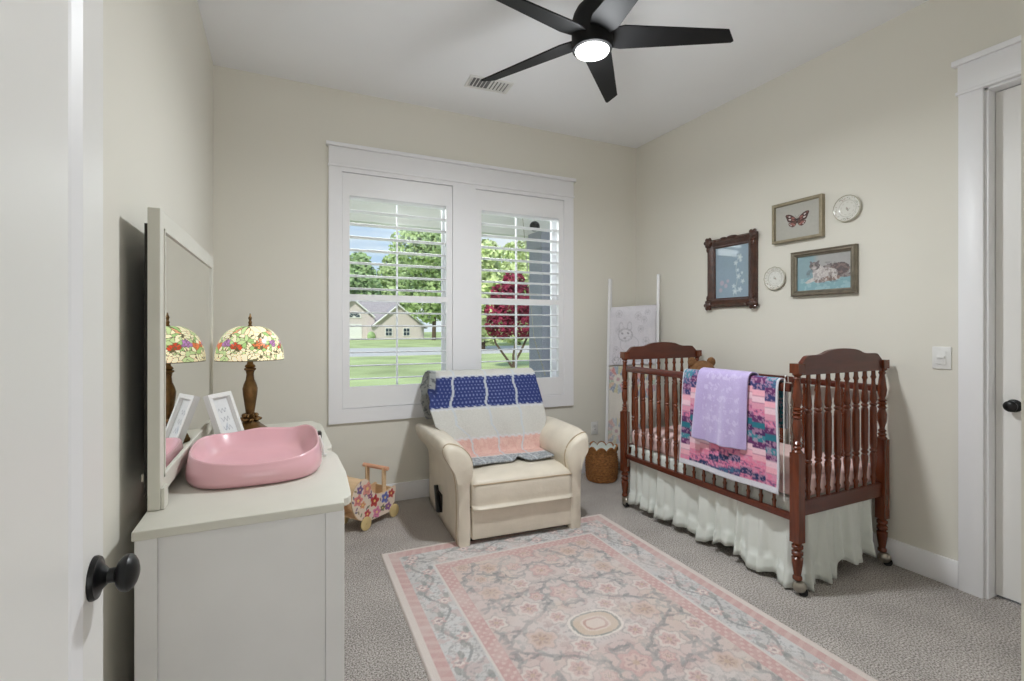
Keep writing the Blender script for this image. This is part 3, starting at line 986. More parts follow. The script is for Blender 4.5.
# ------------------------------------------------------------------ recliner
CH = thing('recliner', 'cream leather recliner armchair with flared arms below the window', 'armchair', (1.380, 2.735, 0.0125), R(-4.0))
def recliner():
    t = CH
    sec = [(0.345, 0.0), (0.418, 0.0), (0.422, 0.20), (0.428, 0.36), (0.450, 0.455), (0.492, 0.525), (0.506, 0.570), (0.492, 0.605), (0.455, 0.610), (0.395, 0.585), (0.345, 0.535), (0.325, 0.475), (0.330, 0.41), (0.345, 0.36), (0.345, 0.25)]
    for s in (-1, 1):
        rings = []
        for y, k, dz in ((0.0, 0.86, 0), (0.012, 0.95, 0.0), (0.045, 1.0, 0.0), (0.12, 1.0, 0.014), (0.28, 1.0, 0.018), (0.50, 1.0, 0.018), (0.70, 1.0, 0.008), (0.80, 0.97, 0.0), (0.845, 0.88, 0.0), (0.86, 0.7, 0.0)):
            ring = []
            for x, z in catmull(sec, 44, True):
                cx, cz = 0.40, 0.33
                f = max(0.0, (z - 0.4) / 0.2)
                xx = cx + (x - cx) * k
                zz = cz + (z - cz) * (k if z > 0.3 else 1) + dz * min(1, f)
                xx = min(xx, 0.478) if s > 0 and xx > 0.478 else xx
                wide = 1.0 + (0.07 * f * min(1, y / 0.5) if (s < 0 and x > 0.42) else 0.0)
                ring.append((s * xx * wide - (0.018 if s > 0 else 0), y, max(zz, 0.0)))
            rings.append(ring)
        a = part('arm', G().loft(rings), M_leather, t, smooth=80)
        pip = [(s * min(x, 0.478 if s > 0 else 9) - (0.018 if s > 0 else 0), 0.043, max(z, 0.003)) for x, z in catmull(sec, 60, True)]
        part('piping', G().tube(pip, 0.005, 6, True), mat('leather_piping', (176, 158, 132), 0.5, vary=(8, 0.08)), a)
    # seat cushion
    g = G()
    rings = []
    for x in (-0.341, -0.335, -0.3, -0.15, 0, 0.15, 0.3, 0.335, 0.341):
        k = 1 - 0.10 * (abs(x) > 0.336) - 0.03 * (abs(x) > 0.31)
        cr = 0.014 * (1 - (x / 0.341) ** 2)
        pr = catmull([(0.012, 0.215), (-0.012, 0.235), (-0.014, 0.30), (-0.006, 0.36), (0.02, 0.388), (0.10, 0.400 + cr), (0.30, 0.402 + cr), (0.56, 0.395), (0.58, 0.30), (0.56, 0.22)], 36, True)
        rings.append([(x, 0.28 + (y - 0.28) * k, 0.31 + (z - 0.31) * k) for y, z in pr])
    part('seat_cushion', g.loft(rings), M_leather, t, smooth=80)
    part('seat_seam', G().tube([(x, -0.008, 0.361) for x in np.linspace(-0.335, 0.335, 14)], 0.004, 6), mat('leather_piping'), t)
    g = G().box(-0.338, 0.338, 0.0, 0.06, 0.028, 0.213)
    part('footrest_panel', g, M_leather, t, bevel=0.014, seg=4)
    part('base', G().box(-0.34, 0.32, 0.065, 0.80, 0.0, 0.212), M_dark, t, smooth=0)
    # backrest
    rings = []
    for x in (-0.400, -0.388, -0.36, -0.18, 0, 0.18, 0.30, 0.325, 0.335):
        k = 1 - 0.12 * (x < -.39 or x > .33) - 0.05 * (x < -.37 or x > .32)
        pr = catmull([(0.46, 0.30), (0.475, 0.45), (0.515, 0.64), (0.575, 0.80), (0.615, 0.90), (0.66, 0.955), (0.72, 0.962), (0.775, 0.92), (0.79, 0.82), (0.755, 0.60), (0.70, 0.38), (0.66, 0.25), (0.55, 0.24)], 48, True)
        xx = x
        rings.append([(xx * (0.83 if z < 0.5 else min(1, 0.83 + (z - 0.5) * 1.1)), 0.63 + (y - 0.63) * k, 0.62 + (z - 0.62) * k) for y, z in pr])
    part('backrest', G().loft(rings), M_leather, t, smooth=80)
    # lever on the left side
    lv = part('lever_plate', G().box(-0.432, -0.4235, 0.40, 0.50, 0.07, 0.19), M_dark, t, bevel=0.006)
    part('lever', G().prism([(0.395, 0.075), (0.45, 0.065), (0.475, 0.14), (0.515, 0.225), (0.485, 0.232), (0.445, 0.15)], -0.460, -0.4325, 'x'), M_black, lv, bevel=0.004)
recliner()

def quilt_on_chair():
    nu, nv = 150, 190
    U, V = uv(nu, nv)
    prof = catmull([(0.835, 0.62), (0.842, 0.82), (0.822, 0.93), (0.765, 0.978), (0.69, 0.983), (0.628, 0.955), (0.585, 0.888), (0.535, 0.775), (0.490, 0.645), (0.452, 0.505), (0.425, 0.438), (0.37, 0.432), (0.175, 0.432)], 400)
    seg = np.r_[0, np.cumsum(np.hypot(*np.diff(prof, axis=0).T))]
    s = np.linspace(0, seg[-1], nv)
    py, pz = np.interp(s, seg, prof[:, 0]), np.interp(s, seg, prof[:, 1])
    Y = np.repeat(py[:, None], nu, 1)
    Z = np.repeat(pz[:, None], nu, 1)
    zk = [0.43, 0.5, 0.56, 0.63, 0.76, 0.9, 1.0]
    lx = np.interp(pz, zk, [-0.300, -0.312, -0.355, -0.445, -0.480, -0.445, -0.425])
    rx = np.interp(pz, zk, [0.300, 0.325, 0.350, 0.378, 0.366, 0.350, 0.350])
    X = lx[:, None] + (rx - lx)[:, None] * U
    wrap = np.clip((0.05 - U) / 0.05, 0, 1)
    Y = Y + wrap * 0.10 * np.clip((Z - 0.80) / 0.04, 0, 1) * np.clip((1.0 - Z) / .03, 0.15, 1)
    X = X - np.clip((0.05 - U) / 0.05, 0, 1) * 0.01
    fold = 0.006 * np.sin(X * 23 + Z * 9) + 0.008 * fbm(X * 6, Z * 6, 3)
    Y = Y - fold
    Z = Z + 0.004 * fbm(X * 8, Y * 8, 6)
    # wavy front edge with one lifted notch
    edge = np.clip((V - 0.93) / 0.07, 0, 1)
    Y = Y - edge * (0.012 * np.sin(X * 16)) + edge * 0.05 * np.exp(-((X - 0.05) / 0.035) ** 2)
    Z = Z + edge * 0.02 * np.exp(-((X - 0.05) / 0.03) ** 2)
    L = seg[-1]
    sv = V * L
    i0 = int(np.argmax(pz)) / (nv - 1) * L      # arc length at the top
    d = sv - i0
    pt = Paint(U, V, (198, 197, 192))
    # lengthwise bands below the crest
    b0, b1, b2, b3 = 0.105, 0.345, 0.555, 0.765
    pt.put((d > b0) & (d < b1), (38, 52, 108))
    dots = (np.hypot(((U * 30 + 0.5 * (np.floor(sv * 40) % 2)) % 1) - .5, ((sv * 40) % 1) - .5) < 0.22).astype(float)
    pt.put((d > b0) & (d < b1) & (dots > 0.70), (140, 150, 195), 0.6)
    pt.put((d > b2) & (d < b3), (216, 180, 170))
    pt.put((d > b2) & (d < b3) & (fbm(U * 40, sv * 60, 7) > 0.52), (206, 160, 152), 0.55)
    pt.put(d > b3, (140, 145, 150))
    pt.put((d > b3) & (fbm(U * 60, sv * 80, 4) > 0.54), (186, 190, 194), 0.7)
    for k in (b0, b1, b2, b3):
        pt.put(np.abs(d - k + 0.004 * np.sin(U * 90)) < 0.008, (205, 208, 212), 0.75)
    for u in (0.175, 0.485, 0.765):
        uu = u + 0.006 * np.sin(sv * 40)
        pt.put((np.abs(U - uu) < 0.010) & (d > 0.0), (192, 198, 204), 0.85)
    pt.put(((U < 0.035) & (d < 0.2)) | (d < -0.06), (168, 171, 171))
    pt.put((((U < 0.035) & (d < 0.2)) | (d < -0.06)) & (fbm(U * 120, sv * 60, 4) > 0.6), (92, 96, 104), 0.8)
    o = painted('patchwork_quilt', np.stack([X, Y, Z], -1), pt.c, M_fabric, solid=0.012)
    o.location, o.rotation_euler = CH.location, CH.rotation_euler
    tag(o, 'navy, white and pink patchwork quilt draped over the back of the recliner', 'quilt')
quilt_on_chair()

# ------------------------------------------------------------------ crib
CX0, CX1, CY0, CY1 = 2.312, 3.034, 1.585, 2.925     # post centres
def crib():
    t = thing('crib', 'dark cherry wood baby crib with turned spindles against the right wall', 'crib', ((CX0 + CX1) / 2, (CY0 + CY1) / 2, 0))
    hx, hy = (CX1 - CX0) / 2, (CY1 - CY0) / 2
    turned = [(1.10, .02), (1.088, .024), (1.078, .014), (1.068, .019), (1.058, .013), (1.03, .017), (.975, .0235), (.945, .019), (.925, .013), (.917, .024), (.907, .014), (.897, .024), (.887, .014), (.877, .024),
              (.866, .016), (.84, .0235), (.80, .022), (.77, .014), (.757, .013), (.747, .021), (.737, .014), (.727, .023), (.717, .016), (.707, .025), (.695, .025)]
    low = [(.262, .024), (.252, .018), (.245, .0265), (.232, .0265), (.224, .017), (.214, .0265), (.20, .0265), (.192, .018), (.184, .0265), (.16, .0255), (.12, .020), (.098, .0165), (.09, .022), (.078, .022), (.07, .012)]
    g = G().lathe(turned[::-1], n=20).lathe(low[::-1], n=20)
    g.box(-0.0245, 0.0245, -0.0245, 0.0245, 0.26, 0.70).box(-0.0245, 0.0245, -0.0245, 0.0245, 1.094, 1.142)
    pm = g.mesh('post', M_wood, smooth=40)
    hood = G().ball((0.010, 0, 0.042), (0.033, 0.024, 0.030), 16, 10).mesh('caster', M_metal)
    wheel = G().lathe([(-0.012, 0.018), (-0.014, 0.022), (0.014, 0.022), (0.012, 0.018)], (0.012, 0, 0.0225), 'y', 18).mesh('wheel', M_black)
    for sx in (-1, 1):
        for sy in (-1, 1):
            p = link('post', pm, t, (sx * hx, sy * hy, 0))
            a = R(-50 if sy < 0 else -100)
            c = link('caster', hood, p, (0, 0, 0), (0, 0, a))
            link('wheel', wheel, p, (0.012 * cos(a), 0.012 * sin(a), 0), (0, 0, a))
    # end panels
    w = hx - 0.024
    arch = catmull([(-1, .063), (-0.97, .07), (-0.90, .090), (-0.82, .096), (-0.62, .097), (-0.50, .103), (-0.32, .120), (0, .127), (0.32, .120), (0.50, .103), (0.62, .097), (0.82, .096), (0.90, .090), (0.97, .07), (1, .063)], 61)
    out = [(-w, 1.084)] + [(x * w, 1.084 + z) for x, z in arch] + [(w, 1.084)]
    am = G().prism(out, -0.011, 0.011, 'y').mesh('headboard', M_woodh, smooth=30)
    rm = G().box(-w, w, -0.011, 0.011, 0.385, 0.460).mesh('end_rail', M_woodh, smooth=0, bevel=0.003)
    sp0 = [(0, .0095), (.05, .011), (.068, .0145), (.085, .0095), (.11, .0095), (.15, .012), (.25, .0175), (.272, .016), (.285, .011), (.296, .0175), (.306, .0175), (.317, .012), (.332, .0165), (.36, .0175), (.5, .0175)]
    sp = sp0 + [(1 - h, r) for h, r in sp0[-2::-1]]
    def spind(z0, z1, k):
        return G().lathe([(z0 + (z1 - z0) * h, r * k) for h, r in sp], n=14).mesh('spindle', M_wood, smooth=50)
    sm = spind(0.455, 1.092, 1.0)
    for s in (-1, 1):
        link('headboard', am, t, (0, s * hy, 0))
        link('end_rail', rm, t, (0, s * hy, 0))
        for k in range(8):
            link('spindle', sm, t, (-w + 2 * w * (k + 0.75) / 8.5, s * hy, 0))
    # drop side (front) and fixed back side
    L = hy - 0.03
    fm = spind(0.388, 1.0, 0.86)
    part('front_top_rail', G().box(-hx - 0.016, -hx + 0.016, -L, L, 0.998, 1.040), M_woodh, t, bevel=0.006)
    part('front_bottom_rail', G().box(-hx - 0.014, -hx + 0.014, -L, L, 0.358, 0.392), M_woodh, t, bevel=0.004)
    part('back_top_rail', G().box(hx - 0.014, hx + 0.014, -L - .006, L + .006, 0.962, 1.0), M_woodh, t, bevel=0.004)
    part('back_bottom_rail', G().box(hx - 0.014, hx + 0.014, -L - .006, L + .006, 0.40, 0.435), M_woodh, t, bevel=0.004)
    for k in range(15):
        link('spindle', fm, t, (-hx, 2.797 - 0.0776 * k - (CY0 + CY1) / 2, 0))
    bm_ = spind(0.43, 0.966, 0.8)
    for k in range(15):
        link('spindle', bm_, t, (hx, 2.81 - 0.0776 * k - (CY0 + CY1) / 2, 0))
    for s in (-1, 1):
        part('drop_rod', G().lathe([(0.30, 0.004), (1.02, 0.004)], (-hx + 0.004, s * (L + .0), 0), n=10), M_metal, t)
crib()

def mattress():
    t = thing('crib_mattress', 'crib mattress under a pink fitted sheet inside the crib', 'mattress', ((CX0 + CX1) / 2, (CY0 + CY1) / 2, 0.455))
    part('sheet', G().box(-0.322, 0.322, -0.655, 0.655, 0.0, 0.112), M_sheet, t, bevel=0.03, seg=4, smooth=60)
mattress()

def crib_skirt():
    t = thing('crib_skirt', 'gathered white crib skirt hanging to the carpet under the crib mattress', 'bed skirt', ((CX0 + CX1) / 2, (CY0 + CY1) / 2, 0.452))
    x0, y0 = -0.328, -0.657
    part('platform', G().box(x0, 0.322, y0, 0.655, -0.012, 0.0), M_whitecloth, t, smooth=0)
    def drop(name, n, pos, bottom, seed, nrm, amp=0.026):
        rs = np.random.RandomState(seed)
        rings = []
        ts = np.linspace(0, 1, n)
        ph = np.cumsum(0.6 + 0.8 * rs.rand(n))
        w1 = np.interp(ts, np.linspace(0, 1, 26), rs.rand(26) * 2 - 1)
        rows = [0, .05, .15, .3, .45, .6, .72, .80, .815, .86, .93, 1.0]
        for q in rows:
            ring = []
            for i, u in enumerate(ts):
                px, py = pos(u)
                zb = bottom(u) + 0.005 * sin(u * n * 0.23 + 2.6 * w1[i] + .6)
                z = -zb * q
                f = (0.004 + amp * q ** 0.8) * (0.85 * sin(u * n * 0.23 + 2.6 * w1[i]) + 0.6 * w1[i])
                if q > 0.805:
                    f += 0.006 * sin(u * n * 0.5 + 2 * w1[i]) + 0.010 * (q - .8) * 5
                elif abs(q - 0.80) < .001:
                    f -= 0.003
                ring.append((px + nrm[0] * (f + 0.012 * q), py + nrm[1] * (f + 0.012 * q), z))
            rings.append(ring)
        o = part(name, G().loft(rings, cap=False, closed=False), M_whitecloth, t, smooth=180)
        md = o.modifiers.new('solid', 'SOLIDIFY')
        md.thickness = 0.002
    def fb(u):
        return 0.436 - 0.030 * (0.5 + 0.5 * sin(u * 21)) * (u < 0.93) - 0.02 * sin(u * 7) ** 2 * (u < 0.93) + (0.008 if u > 0.93 else 0)
    drop('front_drop', 230, lambda u: (x0 + 0.002 - 0.004, 0.63 - 1.27 * u), fb, 3, (-1, 0), 0.02)
    drop('end_drop', 130, lambda u: (x0 + 0.02 + 0.60 * u, y0 - 0.004), lambda u: 0.436 - 0.010 * sin(u * 9) ** 2 - (0.10 * max(0, min(1, (u - 0.42) / 0.03))) * (1 - 0.4 * (u > .5)), 8, (0, -1), 0.022)
crib_skirt()

def crib_quilt():
    t = CX0
    nu, nv = 150, 150
    U, V = uv(nu, nv)
    # profile over the front rail: inside top, over, down the outside. local x = out of crib is -x
    prof = np.array([(0.040, 0.80), (0.036, 0.95), (0.030, 1.03), (0.014, 1.056), (-0.014, 1.058), (-0.030, 1.035), (-0.034, 0.95), (-0.034, 0.75), (-0.034, 0.475)])
    pr = catmull(prof, 300)
    seg = np.r_[0, np.cumsum(np.hypot(*np.diff(pr, axis=0).T))]
    s = np.linspace(0, seg[-1], nv)
    px, pz = np.interp(s, seg, pr[:, 0]), np.interp(s, seg, pr[:, 1])
    Yw = 2.292 - U * 0.628 + 0.045 * V * (1 - U)
    out = np.clip((s - s[np.argmax(pz)]) / 0.5, 0, 1)[:, None]
    X = px[:, None] - out * (0.006 + 0.008 * np.sin(U * 9 + V * 3) * out) + 0.002 * fbm(U * 20, V * 20, 3)
    Z = np.repeat(pz[:, None], nu, 1) - 0.012 * U * 0
    Yw = Yw + out * 0.008 * np.sin(V * 6)
    d = (s - s[np.argmax(pz)])[:, None] + 0 * U
    D = d / 0.578
    pal = [(74, 40, 92), (232, 196, 208), (40, 54, 96), (212, 118, 152), (60, 130, 146), (216, 150, 172), (66, 74, 118), (232, 170, 186), (96, 44, 96), (36, 110, 128), (222, 130, 160), (52, 58, 108)]
    cols = 9
    ci = np.floor(U * cols)
    tri = np.abs(ci - 4.6)
    row = np.floor(D * 17 + 0.5 * (ci % 2))
    k = np.clip(row + np.round((3.4 - np.abs(ci - 4.5)) * 1.1), 0, 60).astype(int)
    order = [4, 6, 8, 11, 7, 1, 5, 3, 8, 9, 0, 4, 8, 1, 7, 10, 3, 2, 3, 6, 11, 2, 6, 2, 6, 11]
    idx = np.array(order)[k % len(order)]
    pt = Paint(U, D, (0, 0, 0))
    pt.c = lin(np.array(pal, float))[idx]
    fl = fbm(U * 55, D * 55, 8)
    printed = (idx % 2 == 0) | (idx == 3) | (idx == 11)
    pt.put(printed & (fl > 0.56), (206, 160, 186), 0.5)
    pt.put((idx == 3) & (fl < 0.40), (60, 70, 120), 0.7)
    pt.put((idx == 6) & (fl < 0.42), (70, 120, 150), 0.7)
    # seams
    fr = D * 17 + 0.5 * (ci % 2)
    pt.put((np.abs(fr - np.round(fr)) < 0.05), (90, 70, 110), 0.35)
    pt.put((U < 0.013) | (U > 0.984) | (D > 0.984), (212, 212, 222))
    o = painted('crib_quilt', np.stack([X, Yw * 0, Z], -1) + np.stack([0 * X, Yw, 0 * X], -1), pt.c, M_fabric, solid=0.007)
    o.location = (CX0, 0, 0)
    tag(o, 'purple, teal and pink patchwork baby quilt hanging over the crib front rail', 'quilt')
crib_quilt()

def lavender_blanket():
    nu, nv = 90, 120
    U, V = uv(nu, nv)
    prof = np.array([(0.052, 0.90), (0.048, 1.0), (0.040, 1.055), (0.016, 1.074), (-0.018, 1.076), (-0.044, 1.05), (-0.054, 0.95), (-0.058, 0.82), (-0.062, 0.672)])
    pr = catmull(prof, 300)
    seg = np.r_[0, np.cumsum(np.hypot(*np.diff(pr, axis=0).T))]
    s = np.linspace(0, seg[-1], nv)
    px, pz = np.interp(s, seg, pr[:, 0]), np.interp(s, seg, pr[:, 1])
    d = s - s[np.argmax(pz)]
    out = np.clip(d / 0.4, 0, 1)[:, None]
    Yw = 2.165 - U * 0.338 + 0.03 * out * (1 - 2 * 0.35 * U)
    X = px[:, None] - out * 0.010 * (np.sin(U * 10 + 1.5 * V) + 0.6 * np.sin(U * 23)) - 0.004
    Z = np.repeat(pz[:, None], nu, 1) - out * 0.012 * np.sin(U * 3.0 + 0.4) - out * 0.012 * U
    pt = Paint(U, d[:, None] + 0 * U, (176, 160, 206))
    pt.put(np.clip((fbm(U * 4, V * 5, 4) - 0.4) * 3, 0, 1), (188, 174, 216), 0.6)
    rs = np.random.RandomState(3)
    dd = d[:, None] + 0 * U
    for k in range(6):
        y0 = 0.06 + 0.058 * k
        line = np.abs(dd - y0 - 0.006 * np.sin(U * 40)) < 0.017
        pt.put(line & (np.abs(U - 0.52) < 0.36) & (fbm(U * 26, dd * 60, k) > 0.53), (206, 196, 228), 0.6)
    o = painted('lavender_blanket', np.stack([X, Yw, Z], -1), pt.c, M_plush, solid=0.008)
    o.location = (CX0, 0, 0)
    tag(o, 'plush lavender baby blanket folded over the patchwork quilt on the crib rail', 'blanket')
lavender_blanket()

def monitor_cord():
    pts = catmull([(2.345, 1.655, 1.02), (2.335, 1.65, 1.062), (2.318, 1.642, 1.075), (2.296, 1.640, 1.065), (2.288, 1.639, 0.95), (2.287, 1.638, 0.8), (2.288, 1.640, 0.6), (2.289, 1.638, 0.45)], 40)
    o = link('cord', G().tube([tuple(p) for p in pts], 0.0028, 6).mesh('cord', M_plastic))
    tag(o, 'thin white cord hanging down beside the near crib post', 'cord')
monitor_cord()

def teddy():
    t = thing('teddy_bear', 'brown plush teddy bear sitting in the far corner of the crib', 'soft toy', (2.825, 2.68, 0.585))
    t.rotation_euler = (0, 0, R(-20))
    t.scale = (1.02, 1.02, 1.06)
    g = G().ball((0, 0, 0.15), (0.10, 0.085, 0.15), 20, 14)
    part('body', g, M_teddy, t)
    h = part('head', G().ball((0, -0.01, 0.385), (0.092, 0.085, 0.082), 20, 14), M_teddy, t)
    for s in (-1, 1):
        part('ear', G().ball((s * 0.072, 0, 0.455), (0.034, 0.016, 0.034), 12, 8), M_teddy, h)
        part('arm', G().ball((s * 0.115, -0.04, 0.21), (0.036, 0.042, 0.10), 12, 8, Matrix.Rotation(s * -0.5, 3, 'Y')), M_teddy, t)
        part('leg', G().ball((s * 0.08, -0.13, 0.05), (0.047, 0.11, 0.047), 12, 8), M_teddy, t)
        part('eye', G().ball((s * 0.033, -0.085, 0.40), 0.008, 8, 6), M_nose, h)
    part('muzzle', G().ball((0, -0.085, 0.365), (0.042, 0.035, 0.032), 14, 9), mat('tan_plush', (186, 146, 104), 0.95, bump=(180, 0.8, 0.008), vary=(60, 0.15)), h)
    part('nose', G().ball((0, -0.119, 0.376), (0.013, 0.008, 0.009), 10, 7), M_nose, h)
teddy()

# ------------------------------------------------------------------ blanket ladder and its blankets
LA = (Vector((2.705, 3.685, 0.0)), Vector((2.770, 3.715, 1.775)))     # left rail foot, top
LB = (Vector((2.975, 3.33, 0.0)), Vector((3.07, 3.41, 1.80)))
def ladder():
    t = thing('blanket_ladder', 'white wooden blanket ladder leaning in the corner behind the crib', 'ladder', tuple((LA[0] + LB[0]) / 2))
    o = (LA[0] + LB[0]) / 2
    for a, b in (LA, LB):
        d = (b - a)
        q = d.to_track_quat('Z', 'X').to_matrix().to_4x4()
        M = Matrix.Translation(a - o) @ q
        part('rail', G().box(-0.018, 0.018, -0.012, 0.012, 0.012, d.length, M), M_trim, t, smooth=0, bevel=0.002)
    for f in (0.16, 0.34, 0.47, 0.60, 0.825):
        a, b = LA[0].lerp(LA[1], f) - o, LB[0].lerp(LB[1], f) - o
        part('rung', G().tube([a, b], 0.013, 10), M_trim, t)
ladder()

def ladder_cloth(name, f_top, z_bot, off, inset, painter, label, cat, mtl):
    nu, nv = 90, 130
    U, V = uv(nu, nv)
    a, b = LA[0].lerp(LA[1], f_top), LB[0].lerp(LB[1], f_top)
    ax = (b - a)
    nrm = Vector((-ax.y, ax.x, 0)).normalized()
    if nrm.y > 0:
        nrm = -nrm                       # towards the room
    z_top = (a.z + b.z) / 2
    lean = (LA[1] - LA[0]) / (LA[1].z - LA[0].z)
    prof = np.array([(-0.03 - off * .4, z_top - 0.30), (-0.026 - off * .4, z_top - 0.05), (-0.016 - off * .2, z_top + 0.015), (0.0, z_top + 0.022 + off * .5), (0.018 + off * .4, z_top + 0.012), (0.026 + off, z_top - 0.06), (0.028 + off, (z_top + z_bot) / 2), (0.026 + off, z_bot)])
    pr = catmull(prof, 300)
    seg = np.r_[0, np.cumsum(np.hypot(*np.diff(pr, axis=0).T))]
    s = np.linspace(0, seg[-1], nv)
    po, pz = np.interp(s, seg, pr[:, 0]), np.interp(s, seg, pr[:, 1])
    d = (s - s[np.argmax(pz)]) / (s[-1] - s[np.argmax(pz)])
    k = inset + U * (1 - 2 * inset)
    down = np.clip(d, 0, 1)[:, None]
    wav = 0.008 * np.sin(U * 14 + 2) * down + 0.004 * np.sin(U * 31) * down
    X = a.x + ax.x * k + nrm.x * (po[:, None] + wav) + lean.x * (pz[:, None] - z_top)
    Y = a.y + ax.y * k + nrm.y * (po[:, None] + wav) + lean.y * (pz[:, None] - z_top)
    Z = pz[:, None] + 0 * U + (ax.z * k)
    o = painted(name, np.stack([X, Y, Z], -1), painter(U, d[:, None] + 0 * U), mtl, solid=0.005)
    tag(o, label, cat)

def bunny_paint(U, D):
    pt = Paint(U, D, (216, 213, 220))
    g1 = (160, 158, 166)
    def ring(x, y, rx, ry, w, rgb, a):
        d = np.sqrt(((U - x) / rx) ** 2 + ((D - y) / ry) ** 2)
        pt.put(np.abs(d - 1) < w, rgb, a)
    pt.put(np.clip((fbm(U * 5, D * 6, 2) - 0.5) * 4, 0, 1), (200, 198, 206), 0.4)
    for (bx, by, k) in ((.34, .50, 1.0), (.62, .86, .8), (.16, .93, .6)):
        for q in range(3):
            ring(bx + .01 * q, by + .008 * q, .15 * k, .10 * k, .06, g1, .3)
        ring(bx + .1 * k, by + .16 * k, .2 * k, .13 * k, .05, g1, .35)
        ring(bx - .09 * k, by - .13 * k, .045 * k, .07 * k, .2, g1, .4)
        ring(bx + .10 * k, by - .13 * k, .045 * k, .07 * k, .2, g1, .4)
        for dx in (-.06, .07):
            pt.ell(bx + dx * k, by - .02 * k, .026 * k, .014 * k, (120, 118, 126), .3, .8, .3)
        pt.ell(bx, by + .06 * k, .03 * k, .016 * k, (138, 130, 138), 0, .7, .3)
        for q in range(14):
            a = q * .45
            pt.seg(bx + .13 * k * cos(a), by + .09 * k * sin(a), bx + .17 * k * cos(a + .12), by + .12 * k * sin(a + .12), .006, g1, .45)
    for (x, y, r) in ((.62, .2, .08), (.75, .27, .07), (.68, .42, .07), (.82, .15, .06), (.2, .15, .08), (.15, .75, .07), (.8, .62, .08), (.7, .8, .07), (.18, .42, .06)):
        for q in range(6):
            ring(x + r * .5 * cos(q * 1.05), y + r * .45 * sin(q * 1.05), r * .45, r * .4, .16, g1, .35)
    return pt.c

def dresden_paint(U, D):
    pt = Paint(U, D, (219, 214, 206))
    pal = [(190, 150, 160), (150, 170, 190), (206, 178, 150), (150, 140, 170), (196, 190, 150), (160, 180, 160), (200, 130, 130), (120, 140, 170)]
    def plate(x, y, r, pale=0.0):
        dx, dy = (U - x), (D - y) * 2.1
        d = np.hypot(dx, dy)
        th = np.arctan2(dy, dx)
        k = np.floor((th + pi) / (2 * pi) * 16).astype(int) % 16
        tip = r * (1 + 0.10 * np.abs(np.cos(th * 8)))
        m = (d < tip) & (d > r * 0.42)
        cols = lin(np.array(pal, float))[(k * 3) % 8]
        pt.c = np.where(m[..., None], pt.c * (0.15 + pale) + cols * (0.85 - pale), pt.c)
        pt.put(m & (fbm(U * 70, D * 130, 5) > 0.6), (232, 226, 220), 0.5)
        pt.put((d < r * 0.16), pal[0], 0.8)
    plate(0.20, 0.26, 0.24)
    plate(0.76, 0.30, 0.24)
    plate(0.18, 0.72, 0.23, 0.3)
    plate(0.74, 0.76, 0.23, 0.2)
    pt.put((D > 0.965), (190, 190, 186))
    return pt.c
ladder_cloth('dresden_quilt', 0.60, 0.10, 0.0, 0.03, dresden_paint, 'cream quilt with coloured patchwork rings on the lower rungs of the ladder', 'quilt', M_fabric)
ladder_cloth('swaddle_blanket', 0.825, 0.98, 0.022, 0.03, bunny_paint, 'white blanket with grey animal line drawing on the top of the ladder', 'blanket', M_fabric)

# ------------------------------------------------------------------ woven basket
def basket():
    t = thing('woven_basket', 'brown woven basket with a scalloped rim between recliner and crib', 'basket', (2.535, 3.525, 0.0))
    # shrink to stay clear of the ladder rails
    n = 144
    def ring(r, z, sc=0.0, wv=0.0):
        return [((r + wv * sin(2 * pi * k / n * 24)) * cos(2 * pi * k / n), (r + wv * sin(2 * pi * k / n * 24)) * sin(2 * pi * k / n), z + sc * (abs(sin(2 * pi * k / n * 5)) ** 0.7)) for k in range(n)]
    rings = [ring(0.10, 0.004), ring(0.125, 0.004), ring(0.132, 0.02)]
    for k in range(1, 11):
        z = 0.02 + 0.022 * k
        rings += [ring(0.130 + 0.010 * sin(k / 11 * pi), z - 0.011, 0, 0.006 * (-1) ** k), ring(0.124 + 0.010 * sin(k / 11 * pi), z - 0.002)]
    rings += [ring(0.134, 0.255, 0.012), ring(0.134, 0.262, 0.042), ring(0.124, 0.262, 0.042), ring(0.122, 0.25, 0.0), ring(0.115, 0.03), ring(0.02, 0.02)]
    part('body', G().loft(rings), M_basket, t, smooth=60)
    rim = [(0.134 * cos(2 * pi * k / n), 0.134 * sin(2 * pi * k / n), 0.256 + 0.042 * (abs(sin(2 * pi * k / n * 5)) ** 0.7)) for k in range(n)]
    part('rim_braid', G().tube(rim, 0.008, 8, True), M_basket, t)
    li = [ring(0.119, 0.256, 0.035), ring(0.117, 0.245, 0.0), ring(0.113, 0.20), ring(0.06, 0.185), ring(0.005, 0.18)]
    lo = part('liner', G().loft(li, cap=False), M_whitecloth, t, smooth=60, label='white cloth liner')
    tr = [(0.121 * cos(2 * pi * k / n), 0.121 * sin(2 * pi * k / n), 0.258 + 0.037 * (abs(sin(2 * pi * k / n * 5)) ** 0.7)) for k in range(n)]
    part('liner_trim', G().tube(tr, 0.0035, 6, True), M_whitecloth, lo)
basket()

